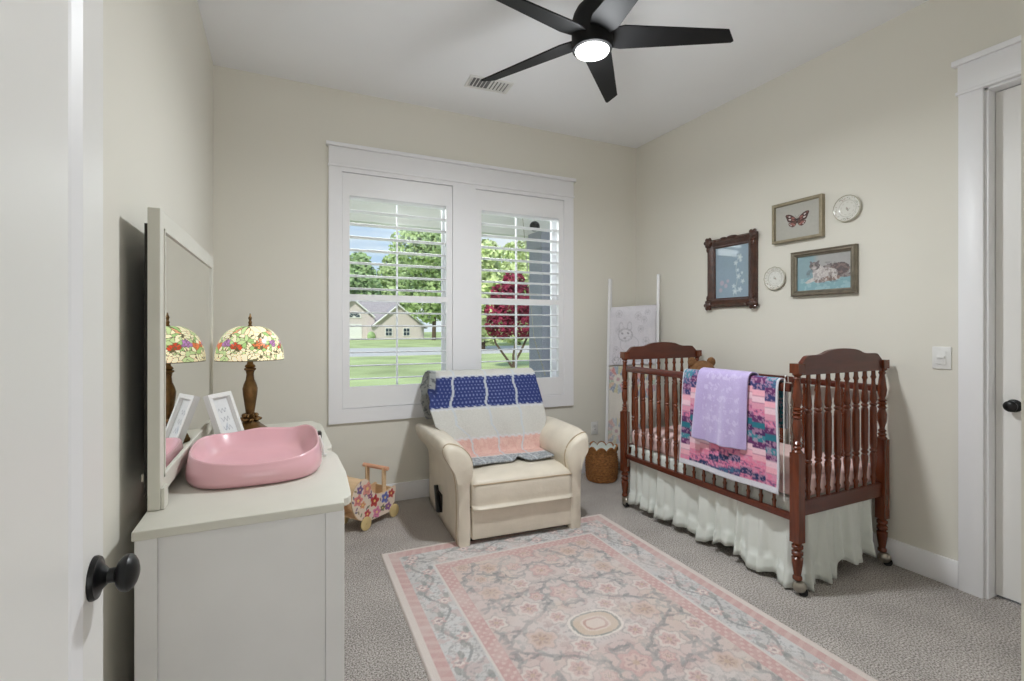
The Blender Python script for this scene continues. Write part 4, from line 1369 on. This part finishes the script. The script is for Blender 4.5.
# ------------------------------------------------------------------ floral doll pram
def pram():
    a = math.atan2(0.168, 0.23)
    t = thing('doll_pram', 'wooden doll pram with floral printed sides between dresser and recliner', 'toy pram', (0.503, 3.298, 0), a)
    W = 0.175
    out = catmull([(-0.115, 0.20), (-0.105, 0.27), (-0.064, 0.318), (0.0, 0.335), (0.045, 0.295), (0.062, 0.24), (0.10, 0.212), (0.15, 0.200), (0.21, 0.202), (0.285, 0.210), (0.288, 0.16), (0.27, 0.085), (0.24, 0.05), (0.14, 0.046), (0.05, 0.047), (-0.03, 0.07), (-0.085, 0.12)], 90, True)
    me = G().prism([tuple(p) for p in out], 0, 0.008, 'y').mesh('side_panel', M_lwood, smooth=0)
    link('side_panel', me, t, (0, 0, 0))
    link('side_panel', me, t, (0, W, 0))
    # printed floral face on the near side: clipped grid
    xs, zs = np.linspace(-0.118, 0.292, 150), np.linspace(0.044, 0.338, 110)
    X, Z = np.meshgrid(xs, zs)
    pt = Paint(X, Z, (230, 212, 196))
    rs = np.random.RandomState(12)
    fl = [(0.02, .265, .04, (226, 150, 140)), (.085, .165, .036, (190, 50, 54)), (.185, .158, .034, (96, 110, 190)), (.105, .085, .034, (226, 130, 170)), (.245, .17, .028, (190, 60, 60)), (-.06, .21, .034, (222, 130, 130)),
          (-.045, .275, .025, (120, 90, 150)), (.215, .09, .025, (150, 90, 160)), (.02, .10, .026, (200, 70, 80)), (-.02, .17, .022, (226, 160, 120)), (.16, .095, .02, (120, 120, 90)), (.045, .21, .018, (150, 80, 130))]
    for i in range(70):
        x, z = rs.uniform(-.11, .28), rs.uniform(.05, .33)
        pt.ell(x, z, .013, .006, [(110, 120, 80), (140, 96, 130), (100, 90, 120), (150, 130, 90)][i % 4], rs.uniform(0, 3), .85)
    for x, z, r, c in fl:
        th = np.arctan2(Z - z, X - x)
        dd = np.hypot(X - x, Z - z) / (r * (1 + .2 * np.cos(5 * th)))
        pt.put(dd < 1, c, .92)
        pt.put((dd < .9) & (np.cos(dd * 12) > .5), tuple(int(v * .75) for v in c), .6)
        pt.put(dd < .25, (240, 210, 130))
    def inside(x, y):
        r = False
        p = out
        j = len(p) - 1
        for i in range(len(p)):
            if (p[i][1] > y) != (p[j][1] > y) and x < (p[j][0] - p[i][0]) * (y - p[i][1]) / (p[j][1] - p[i][1]) + p[i][0]:
                r = not r
            j = i
        return r
    keep = np.array([[inside(x, z) for x in xs] for z in zs])
    P = np.stack([X, np.full_like(X, -0.0015), Z], -1)
    o = painted('floral_print', P, pt.c, M_paint, t.children[0], smooth=False)
    bm = bmesh.new()
    bm.from_mesh(o.data)
    bm.verts.ensure_lookup_table()
    kf = keep.ravel()
    bmesh.ops.delete(bm, geom=[v for v in bm.verts if not kf[v.index]], context='VERTS')
    bm.to_mesh(o.data)
    bm.free()
    # curved hood boards and floor
    hood = out[0:0]
    hp = catmull([(-0.112, 0.205), (-0.102, 0.268), (-0.062, 0.313), (-0.002, 0.329)], 14)
    rings = [[(x, 0.0085, z), (x, W - 0.0005, z), (x + 0.006, W - 0.0005, z - 0.006), (x + 0.006, 0.0085, z - 0.006)] for x, z in hp]
    part('hood', G().loft(rings), M_lwood, t, smooth=40)
    part('floor_board', G().box(-0.03, 0.24, 0.0085, W - 0.0005, 0.068, 0.076), M_lwood, t, smooth=0)
    part('end_board', G().box(0.274, 0.281, 0.0085, W - 0.0005, 0.09, 0.20), M_lwood, t, smooth=0)
    h = G()
    for y in (0.0145, W - 0.0065):
        h.box(0.172, 0.206, y - 0.0055, y + 0.0055, 0.10, 0.36)
    hd = part('handle_arms', h, M_lwood, t, smooth=0, bevel=0.002)
    part('grip', G().lathe([(-0.022, 0.012), (-0.02, 0.014), (W + 0.028, 0.014), (W + 0.03, 0.012)], (0.19, 0, 0.356), 'y', 16), mat('peach_wood', (226, 170, 140), 0.5, vary=(14, 0.06)), hd)
    wm = G().lathe([(0, 0.040), (0.002, 0.044), (0.010, 0.044), (0.012, 0.040)], (0, 0, 0), 'y', 28).lathe([(-0.003, 0.006), (0, 0.006)], (0, 0, 0), 'y', 10).mesh('wheel', mat('straw_wood', (214, 190, 138), 0.5, vary=(14, 0.06)), smooth=40)
    for x in (0.0, 0.285 * 0.93):
        for y in (-0.0155, W + 0.0115):
            link('wheel', wm, t, (x, y, 0.0445))
pram()

# ------------------------------------------------------------------ things on the right wall (front = local -y)
def wallroot(name, label, cat, y, z, group=None):
    return thing(name, label, cat, (XR - 0.0015, y, z), R(-90), group)

def ornate_picture():
    t = wallroot('ornate_picture', 'dark carved wooden frame holding a pale blossom print on blue', 'picture', 2.645, 1.745)
    W, H = 0.445, 0.535
    g = G().frame(W, H, [(0, 0), (0, -0.018), (0.012, -0.032), (0.028, -0.036), (0.044, -0.028), (0.055, -0.020), (0.066, -0.019), (0.073, -0.012), (0.073, 0)])
    fr = part('frame', g, M_ornate, t, smooth=30)
    for sx in (-1, 1):
        for sz in (-1, 1):
            o = G()
            cx, cz = sx * (W / 2 - 0.02), sz * (H / 2 - 0.02)
            o.ball((cx, -0.034, cz), (0.030, 0.014, 0.030), 14, 9)
            for k in range(6):
                a = k * pi / 3
                o.ball((cx + 0.028 * cos(a), -0.032, cz + 0.028 * sin(a)), (0.016, 0.011, 0.016), 10, 7)
            o.ball((cx - sx * 0.055, -0.034, cz + sz * 0.004), (0.022, 0.009, 0.012), 10, 7)
            o.ball((cx + sx * 0.004, -0.034, cz - sz * 0.055), (0.012, 0.009, 0.022), 10, 7)
            o.ball((cx + sx * 0.012, -0.03, cz + sz * 0.012), (0.020, 0.010, 0.020), 10, 7)
            part('corner_ornament', o, M_ornate, fr)
    part('top_ornament', G().ball((0.02, -0.03, H / 2 - 0.004), (0.05, 0.010, 0.011), 12, 7).ball((-0.06, -0.03, H / 2 - 0.004), (0.03, 0.009, 0.009), 12, 7), M_ornate, fr)
    w, h = W - 0.142, H - 0.142
    U, V, P = flat(w, h, -0.007, 90, 130)
    pt = Paint(U, V, (140, 160, 176))
    pt.put(np.clip((fbm(U * 3, V * 3, 3) - .45) * 3, 0, 1), (140, 160, 170), .7)
    pt.poly([(.55, .04), (.62, .2), (.68, .38), (.62, .52), (.66, .68), (.72, .82)], .010, (176, 190, 196), .8)
    for x, y, r in ((.74, .76, .07), (.62, .66, .055), (.76, .70, .04), (.70, .40, .06), (.82, .30, .05), (.60, .12, .07), (.74, .15, .06), (.56, .22, .05), (.68, .52, .04), (.80, .46, .03)):
        th = np.arctan2((V - y) * 1.3, U - x)
        dd = np.hypot(U - x, (V - y) * 1.3) / (r * (1 + .25 * np.cos(5 * th + x * 9)))
        pt.put(dd < 1, (190, 206, 212), .85)
        pt.put(dd < .4, (214, 222, 222), .8)
    for x, y, r in ((.2, .30, .06), (.32, .24, .05), (.16, .16, .05), (.38, .33, .04)):
        pt.ell(x, y, r, r * .8, (196, 176, 188), 0, .7, .3)
    painted('print', P, pt.c, M_glossy, t)
ornate_picture()

def butterfly_picture():
    t = wallroot('butterfly_picture', 'champagne framed picture of a butterfly on a grey ground', 'picture', 2.118, 2.029)
    W, H = 0.345, 0.268
    part('frame', G().frame(W, H, [(0, 0), (0, -0.034), (0.004, -0.036), (0.018, -0.034), (0.020, -0.022), (0.020, 0)]), M_champ, t, smooth=0)
    U, V, P = flat(W - 0.038, H - 0.038, -0.018, 150, 110)
    x, y = (U - .5) * 1.33 / 1.22, (V - .5) * 1.12
    pt = Paint(x, y, (176, 174, 166))
    pt.put(np.clip((fbm(U * 4, V * 4, 3) - .45) * 3, 0, 1), (182, 180, 173), .6)
    D1, D2, D3 = (66, 36, 30), (150, 92, 84), (214, 200, 196)
    for s in (-1, 1):
        def wing(pts, c):
            pl = np.array(pts)
            m = np.zeros_like(U, bool)
            j = len(pl) - 1
            for i in range(len(pl)):
                xi, yi, xj, yj = s * pl[i][0], pl[i][1], s * pl[j][0], pl[j][1]
                cond = ((yi > y) != (yj > y)) & (x < (xj - xi) * (y - yi) / ((yj - yi) if yj != yi else 1e-9) + xi)
                m ^= cond
                j = i
            pt.put(m, c)
            return m
        up = [(.01, .02), (.06, .12), (.16, .22), (.26, .25), (.29, .20), (.26, .10), (.22, .0), (.12, -.03)]
        lo = [(.01, .0), (.12, -.03), (.21, -.04), (.20, -.12), (.13, -.19), (.05, -.17), (.015, -.08)]
        wing(catmull(up, 40, True), D1)
        wing(catmull(lo, 40, True), (92, 54, 48))
        for (a, b, rx, ry, c) in ((.10, .10, .05, .028, D2), (.19, .16, .03, .02, D3), (.24, .20, .018, .012, D2), (.18, .07, .035, .022, D3), (.23, .11, .018, .018, D1), (.10, .03, .04, .018, D2), (.12, -.09, .05, .035, D2), (.15, -.13, .022, .016, D3), (.07, -.13, .022, .02, (190, 130, 120)), (.18, -.08, .014, .016, D3)):
            pt.ell(s * a, b, rx, ry, c, s * .6, .9)
        pt.seg(0, .08, s * .05, .17, .006, (110, 96, 90), .8)
    pt.ell(0, -.01, .018, .095, (36, 22, 20))
    painted('print', P, pt.c, M_glossy, t)
butterfly_picture()

def cat_picture():
    t = wallroot('cat_picture', 'pewter framed painting of a grey cat lying on teal', 'picture', 1.952, 1.672)
    W, H = 0.408, 0.292
    part('frame', G().frame(W, H, [(0, 0), (0, -0.028), (0.006, -0.034), (0.012, -0.030), (0.020, -0.031), (0.028, -0.022), (0.034, -0.020), (0.036, -0.012), (0.036, 0)]), M_pewter, t, smooth=25)
    U, V, P = flat(W - 0.07, H - 0.07, -0.010, 170, 112)
    pt = Paint(U, V, (166, 165, 164))
    pt.put(np.clip((.78 - U) * 2 * (V < 2), 0, 1) * .0 > 1, (0, 0, 0))
    pt.put(np.clip((0.42 - U) / .12, 0, 1), (122, 158, 168), .8)
    pt.put(np.clip((0.36 + .02 * np.sin(U * 9) - V) / .06, 0, 1), (128, 168, 178), .95)
    pt.put((V < .36) & (fbm(U * 12, V * 8, 3) > .55), (160, 192, 198), .6)
    F = fbm(U * 34, V * 20, 6)
    def fur(x, y, rx, ry, c1, c2, rot=0):
        d = np.sqrt((((U - x) * cos(rot) + (V - y) * sin(rot)) / rx) ** 2 + ((-(U - x) * sin(rot) + (V - y) * cos(rot)) / ry) ** 2) + (F - .5) * .25
        pt.put(d < 1, c1)
        pt.put((d < 1) & (F > .5), c2, .8)
    G1, G2, WH, TN = (106, 98, 100), (150, 140, 138), (206, 200, 198), (140, 118, 110)
    fur(.70, .50, .28, .22, G1, G2, -.08)
    fur(.80, .55, .18, .17, (96, 84, 86), (132, 112, 108))
    fur(.55, .44, .22, .18, G2, WH)
    fur(.96, .36, .12, .05, G1, G2, .3)
    fur(.42, .50, .12, .19, WH, (184, 176, 174))
    fur(.30, .30, .16, .05, WH, (190, 184, 180), .55)
    fur(.46, .26, .13, .06, WH, TN, .1)
    fur(.66, .30, .16, .07, TN, WH, .1)
    fur(.34, .69, .10, .12, G1, G2)
    for s in (-1, 1):
        pt.ell(.34 + s * .066, .80, .024, .045, G1, s * -.4, .9, .2)
        pt.ell(.33 + s * .035, .71, .012, .012, (60, 64, 50))
    pt.ell(.33, .63, .040, .05, WH, 0, .75, .4)
    pt.put(np.clip((fbm(U * 14, V * 9, 12) - .52) * 6, 0, 1) * (np.hypot((U - .6) / .42, (V - .48) / .3) < 1), (78, 70, 72), .45)
    pt.ell(.33, .665, .012, .010, (150, 110, 110))
    painted('print', P, pt.c, M_glossy, t)
cat_picture()

def plate(label, y, z, r, seed, notch):
    t = wallroot('wall_plate', label, 'plate', y, z, 'decorative plates on the right wall')
    nu, nv = 140, 40
    A, V = np.meshgrid(np.arange(nu) / nu * 2 * pi, np.linspace(0.02, 1, nv))
    sc = 1 + (0.018 * np.cos(A * 12) if notch else 0.006 * np.cos(A * 20)) * V ** 6
    rr = V * r * sc
    yy = -np.interp(V, [0, .58, .66, .95, 1], [0.006, .006, .008, .017, .017])
    P = np.stack([rr * np.sin(A), yy, rr * np.cos(A)], -1)
    pt = Paint(A, V, (220, 219, 212))
    rs = np.random.RandomState(seed)
    X, Z = V * np.sin(A), V * np.cos(A)
    q = Paint(X, Z, (0, 0, 0))
    q.c = pt.c
    q.put(np.abs(V - .64) < .02, (176, 174, 164), .6)
    q.put(np.abs(V - .97) < .03, (150, 142, 112), .85)
    for i in range(46):
        a, b = rs.uniform(0, 2 * pi), rs.uniform(.72, .90)
        q.ell(b * sin(a), b * cos(a), .05, .022, [(112, 122, 92), (152, 118, 106), (128, 128, 116)][i % 3], rs.uniform(0, 3), .8)
    for i in range(14):
        a, b = rs.uniform(0, 2 * pi), rs.uniform(0, .17)
        q.ell(b * sin(a), b * cos(a), .06, .03, [(132, 140, 118), (172, 146, 140), (158, 156, 146)][i % 3], rs.uniform(0, 3), .6)
    q.put((V < .5) & (V > .44) & (np.cos(A * 9) > 0), (190, 188, 178), .5)
    painted('dish', P, q.c, M_glaze, t, wrap=True, solid=0.004)
    part('foot_ring', G().lathe([(-0.0035, r * .5), (0, r * .5)], axis='y', n=40), M_plastic, t)
plate('small white scalloped wall plate between the dark ornate frame and the cat painting', 2.284, 1.662, 0.080, 4, True)
plate('white floral wall plate at the upper right, beside the butterfly picture', 1.806, 2.040, 0.080, 9, False)

def wall_switch():
    t = wallroot('light_switch', 'white double light switch on the right wall beside the closet door', 'light switch', 1.342, 1.163)
    p = part('cover_plate', G().box(-0.041, 0.041, -0.006, 0, -0.058, 0.058), M_plastic, t, bevel=0.003)
    part('toggle', G().box(-0.020, 0.020, -0.0095, -0.0062, -0.033, 0.033), M_plastic, t, bevel=0.001)
    part('toggle_tip', G().box(-0.016, 0.016, -0.014, -0.0096, -0.004, 0.010), M_plastic, t, bevel=0.001)
wall_switch()
def outlet():
    t = thing('wall_outlet', 'white wall outlet on the back wall above the basket', 'outlet', (2.622, YB - 0.001, 0.398))
    part('cover_plate', G().box(-0.037, 0.037, -0.006, 0, -0.058, 0.058), M_plastic, t, bevel=0.003)
    for z in (-0.026, 0.012):
        s = part('socket', G().box(-0.017, 0.017, -0.008, -0.0062, z, z + 0.026), M_plastic, t, bevel=0.002)
        part('slots', G().box(-0.008, -0.0055, -0.0085, -0.0081, z + 0.010, z + 0.020).box(0.0055, 0.008, -0.0085, -0.0081, z + 0.010, z + 0.020), M_black, s, smooth=0)
outlet()

# ------------------------------------------------------------------ outside
M_grass = mat('lawn_grass', (182, 194, 138), 0.95, vary=(0.35, 0.28, 8), spec=0.1)
M_road = mat('pale_asphalt', (204, 200, 196), 0.9, vary=(2, 0.06))
M_siding = mat('tan_brick', (210, 198, 196), 0.9, vary=(6, 0.08))
M_roof = mat('grey_shingles', (172, 164, 168), 0.9, vary=(5, 0.14))
M_housetrim = mat('house_white_trim', (232, 230, 228), 0.6, vary=(4, 0.02))
M_hglass = mat('house_dark_window', (60, 72, 84), 0.15, vary=(2, 0.1))
M_post = mat('blue_grey_siding', (152, 153, 165), 0.6, vary=(3, 0.05))
M_soffit = mat('porch_soffit', (236, 234, 230), 0.6, vary=(3, 0.02))
M_conc = mat('porch_concrete', (176, 172, 166), 0.85, vary=(5, 0.08))
GZ = -0.3
struct('lawn', G().box(-60, 160, YB + T + 2.6, 220, GZ - 0.2, GZ), M_grass, smooth=0)
struct('porch_floor', G().box(-2, 6.5, YB + T, 6.5, GZ - 0.2, -0.1), M_conc, smooth=0)
struct('street', G().box(-60, 160, 29, 41, GZ + 0.001, GZ + 0.03), M_road, smooth=0)
struct('porch_ceiling', G().box(-2, 6.5, YB + T, 6.5, 2.92, 3.0), M_soffit, smooth=0)
struct('porch_beam', G().box(-2, 6.5, 6.0, 6.22, 2.585, 2.92), M_soffit, smooth=0)

def porch_post():
    t = thing('porch_post', 'blue-grey square porch post outside the right half of the window', 'post', (3.235, 5.72, -0.1))
    part('shaft', G().box(-0.18, 0.18, -0.18, 0.18, 0.2, 2.46), M_post, t, smooth=0)
    part('base', G().box(-0.21, 0.21, -0.21, 0.21, 0, 0.2), M_post, t, smooth=0, bevel=0.01)
    part('capital', G().box(-0.21, 0.21, -0.21, 0.21, 2.46, 2.62).box(-0.19, 0.19, -0.19, 0.19, 2.62, 2.685), M_post, t, smooth=0)
    g = G()
    for x in (-0.09, 0.05):
        g.box(x, x + 0.012, -0.19, -0.18, 0.2, 2.46)
    part('corner_strip', g, M_post, t, smooth=0)
porch_post()

def porch_camera():
    t = thing('security_camera', 'small dark dome camera under the porch ceiling by the post', 'camera', (2.66, 5.0, 2.92))
    part('mount', G().lathe([(0, 0.05), (-0.02, 0.05), (-0.36, 0.012), (-0.37, 0.012)][::-1], n=16), M_soffit, t)
    part('dome', G().ball((0, 0, -0.425), 0.06, 16, 12), M_black, t)
porch_camera()

def chain():
    pts = catmull([(2.78, 5.25, 1.22), (2.81, 5.25, 1.12), (2.85, 5.25, 1.0), (2.90, 5.25, 0.86), (2.94, 5.25, 0.74)], 24)
    g = G()
    for i in range(len(pts) - 1):
        g.tube([pts[i], pts[i + 1]], 0.006 if i % 2 else 0.010, 6)
    # chain rises to the soffit
    g.tube([(2.78, 5.25, 1.22), (2.60, 5.25, 2.92)], 0.005, 6)
    tag(link('swing_chain', g.mesh('swing_chain', M_metal)), 'metal porch swing chain hanging before the blue-grey post', 'chain')
chain()

def leafy(name, m, blobs, n, size, seed, parent):
    rs = np.random.RandomState(seed)
    vols = np.array([b[3] * b[4] * b[5] for b in blobs]) ** 0.66
    pick = rs.choice(len(blobs), n, p=vols / vols.sum())
    B = np.array(blobs)[pick]
    d = rs.normal(size=(n, 3))
    d /= np.linalg.norm(d, axis=1)[:, None]
    c = B[:, :3] + d * B[:, 3:6] * (0.72 + 0.33 * rs.rand(n, 1) ** .7)
    nr = d + rs.normal(scale=.7, size=(n, 3))
    nr /= np.linalg.norm(nr, axis=1)[:, None]
    a = np.cross(nr, rs.normal(size=(n, 3)))
    a /= np.linalg.norm(a, axis=1)[:, None]
    b = np.cross(nr, a)
    s = size * (0.6 + 0.8 * rs.rand(n, 1))
    V = np.stack([c - a * s, c - b * s * .6, c + a * s, c + b * s * .6], 1).reshape(-1, 3)
    F = np.arange(4 * n).reshape(-1, 4)
    me = bpy.data.meshes.new(name)
    me.from_pydata(V.tolist(), [], F.tolist())
    me.materials.append(m)
    return link(name, me, parent)

def leafmat(name, rgb, var=0.4):
    m = mat(name, rgb, 0.7, vary=(1.3, var, 6), spec=0.2)
    b = m.node_tree.nodes['Principled BSDF']
    return m
M_bark = mat('bark', (92, 76, 62), 0.9, vary=(6, 0.25))

def tree(name, label, loc, h, w, seed, m, n=5000, size=.35, trunk=.3, low=0.25):
    t = thing(name, label, 'tree', loc, 0)
    rs = random.Random(seed)
    part('trunk', G().tube([(0, 0, 0), (0.1, 0, h * .3), (0, 0.1, h * .7)], [trunk, trunk * .7, trunk * .25], 10), M_bark, t)
    blobs = []
    for k in range(12):
        f = low + (0.92 - low) * (k + .5) / 12
        rad = w * .5 * (1 - abs(f - .5) ** 1.6 * 1.6)
        a = rs.uniform(0, 6.28)
        rr = rad * rs.uniform(.15, .55)
        q = max(rad * rs.uniform(.5, .72), w * .12)
        blobs.append((rr * cos(a), rr * sin(a), h * f, q, q, q * .75))
    leafy('crown', m, blobs, n, size, seed, t)
    return t

m1 = leafmat('green_leaves', (176, 196, 138))
m2 = leafmat('deep_green_leaves', (160, 184, 132))
m3 = leafmat('light_green_leaves', (204, 216, 158))
m4 = leafmat('crimson_leaves', (134, 46, 70), 0.75)
tree('shade_tree', 'tall broad green tree beside the tan house seen through the left pane', (19.3, 66, GZ), 18.5, 14, 4, m1, 11000, .36)
for i, (x, y, h, w, mm, lab) in enumerate([
        (12.6, 92, 15.4, 10, m2, 'dark green tree behind the left gable of the tan house'),
        (22.5, 104, 17.5, 11, m1, 'green tree standing behind the main gable of the tan house'),
        (38, 116, 22, 13, m3, 'light green tree at the right end of the tan house'),
        (8.5, 120, 20, 13, m1, 'green tree at the far left edge of the window view')]):
    tree('shade_tree', lab, (x, y, GZ), h, w, 20 + i, mm, 4500, .5)
tree('leafy_tree', 'pale green leafy tree behind the crimson tree', (14.0, 35, GZ), 8.4, 6, 31, m3, 5000, .26, low=.12)
tree('leafy_tree', 'green leafy tree behind the porch post', (21.5, 44, GZ), 10.5, 7.5, 33, m3, 5000, .26, low=.12)

def crimson_tree():
    t = thing('crimson_tree', 'small crimson-leaved tree with forked trunk on the lawn', 'tree', (8.70, 18.3, GZ))
    for pts in ([(0, 0, 0), (-.25, 0, .35), (-.75, 0, 1.0), (-.95, 0, 1.6)], [(0.05, 0, 0), (.08, .1, .5), (.15, 0, 1.1), (.1, 0, 2.2)], [(0, .1, 0), (.4, .1, .6), (.8, 0, 1.5)]):
        part('trunk', G().tube(pts, [.06, .05, .04, .03][:len(pts)], 8), M_bark, t)
    blobs = [(-.55, 0, 1.75, .62, .5, .55), (.45, 0, 1.8, .7, .5, .6), (0, 0, 2.5, .8, .6, .6), (-.4, 0, 3.0, .55, .5, .5), (.4, 0, 3.0, .6, .5, .5), (0.05, 0, 3.55, .45, .4, .45), (.75, 0, 2.4, .5, .4, .5), (-.8, 0, 2.4, .45, .4, .5)]
    leafy('crown', m4, blobs, 3600, .09, 5, t)
crimson_tree()

def house():
    t = thing('house', 'tan gabled house with grey roof across the street', 'house', (13.4, 75, GZ))
    ox, oy = 13.4, 75
    def X(v):
        return v - ox
    part('wall', G().box(X(11.9), X(20.35), 0, 8, 0, 1.9).prism([(X(12.6), 1.9), (X(20.35), 1.9), (X(16.3), 5.1)], 0.0, 0.4, 'y')
         .box(X(5.5), X(13.0), 1.0, 9, 0, 3.4).prism([(X(7.0), 3.4), (X(12.6), 3.4), (X(9.8), 5.9)], 1.0, 1.4, 'y'), M_siding, t, smooth=0)
    def roof(name, xa, za, xb, zb, xc, zc, y0, y1):
        th = 0.25
        part(name, G().prism([(X(xa), za), (X(xb), zb), (X(xc), zc), (X(xc), zc + th), (X(xb), zb + th), (X(xa), za + th)], y0, y1, 'y'), M_roof, t, smooth=0)
    roof('front_roof', 12.3, 1.75, 16.3, 5.1, 20.8, 1.6, -0.35, 7)
    roof('left_roof', 6.6, 3.2, 9.8, 5.9, 13.0, 3.2, 0.6, 9)
    part('main_roof', G().prism([(1.4, 2.2), (5.0, 6.4), (9.5, 3.0)], X(9.8), X(17.5), 'x'), M_roof, t, smooth=0)
    tr = G()
    for (xa, za, xb, zb, yy) in ((12.3, 1.85, 16.3, 5.2, -.42), (16.3, 5.2, 20.8, 1.7, -.42), (6.6, 3.3, 9.8, 6.0, .53), (9.8, 6.0, 13.0, 3.3, .53)):
        tr.tube([(X(xa), yy, za), (X(xb), yy, zb)], 0.13, 6)
    part('bargeboard', tr, M_housetrim, t)
    for x in (14.9, 17.6):
        w = part('window', G().box(X(x) - .55, X(x) + .55, -.08, 0, .45, 1.75), M_housetrim, t, smooth=0)
        g = G()
        for i in (0, 1):
            for j in (0, 1):
                g.box(X(x) - .45 + i * .48, X(x) - .03 + i * .48, -.10, -.081, .55 + j * .58, 1.05 + j * .58)
        part('pane', g, M_hglass, w, smooth=0)
    fan = [(X(10.0) + 1.05 * cos(a), 3.2 + 1.0 * sin(a)) for a in np.linspace(0, pi, 15)]
    w = part('arched_window', G().prism(fan, .9, .99, 'y'), M_housetrim, t, smooth=0)
    g = G()
    for k in range(5):
        a0, a1 = pi * (k + .1) / 5, pi * (k + .9) / 5
        g.prism([(X(10.0) + r * cos(a), 3.28 + r * sin(a)) for r, a in ((.25, a0), (.85, a0), (.85, (a0 + a1) / 2), (.85, a1), (.25, a1))], .87, .899, 'y')
    part('pane', g, M_hglass, w, smooth=0)
    part('entry', G().box(X(8.9), X(11.1), .9, .99, 0, 2.3), M_housetrim, t, smooth=0)
    part('entry_shrub', G().ball((X(12.3), -.2, .5), (.6, .5, .7), 10, 7), m2, t)
house()
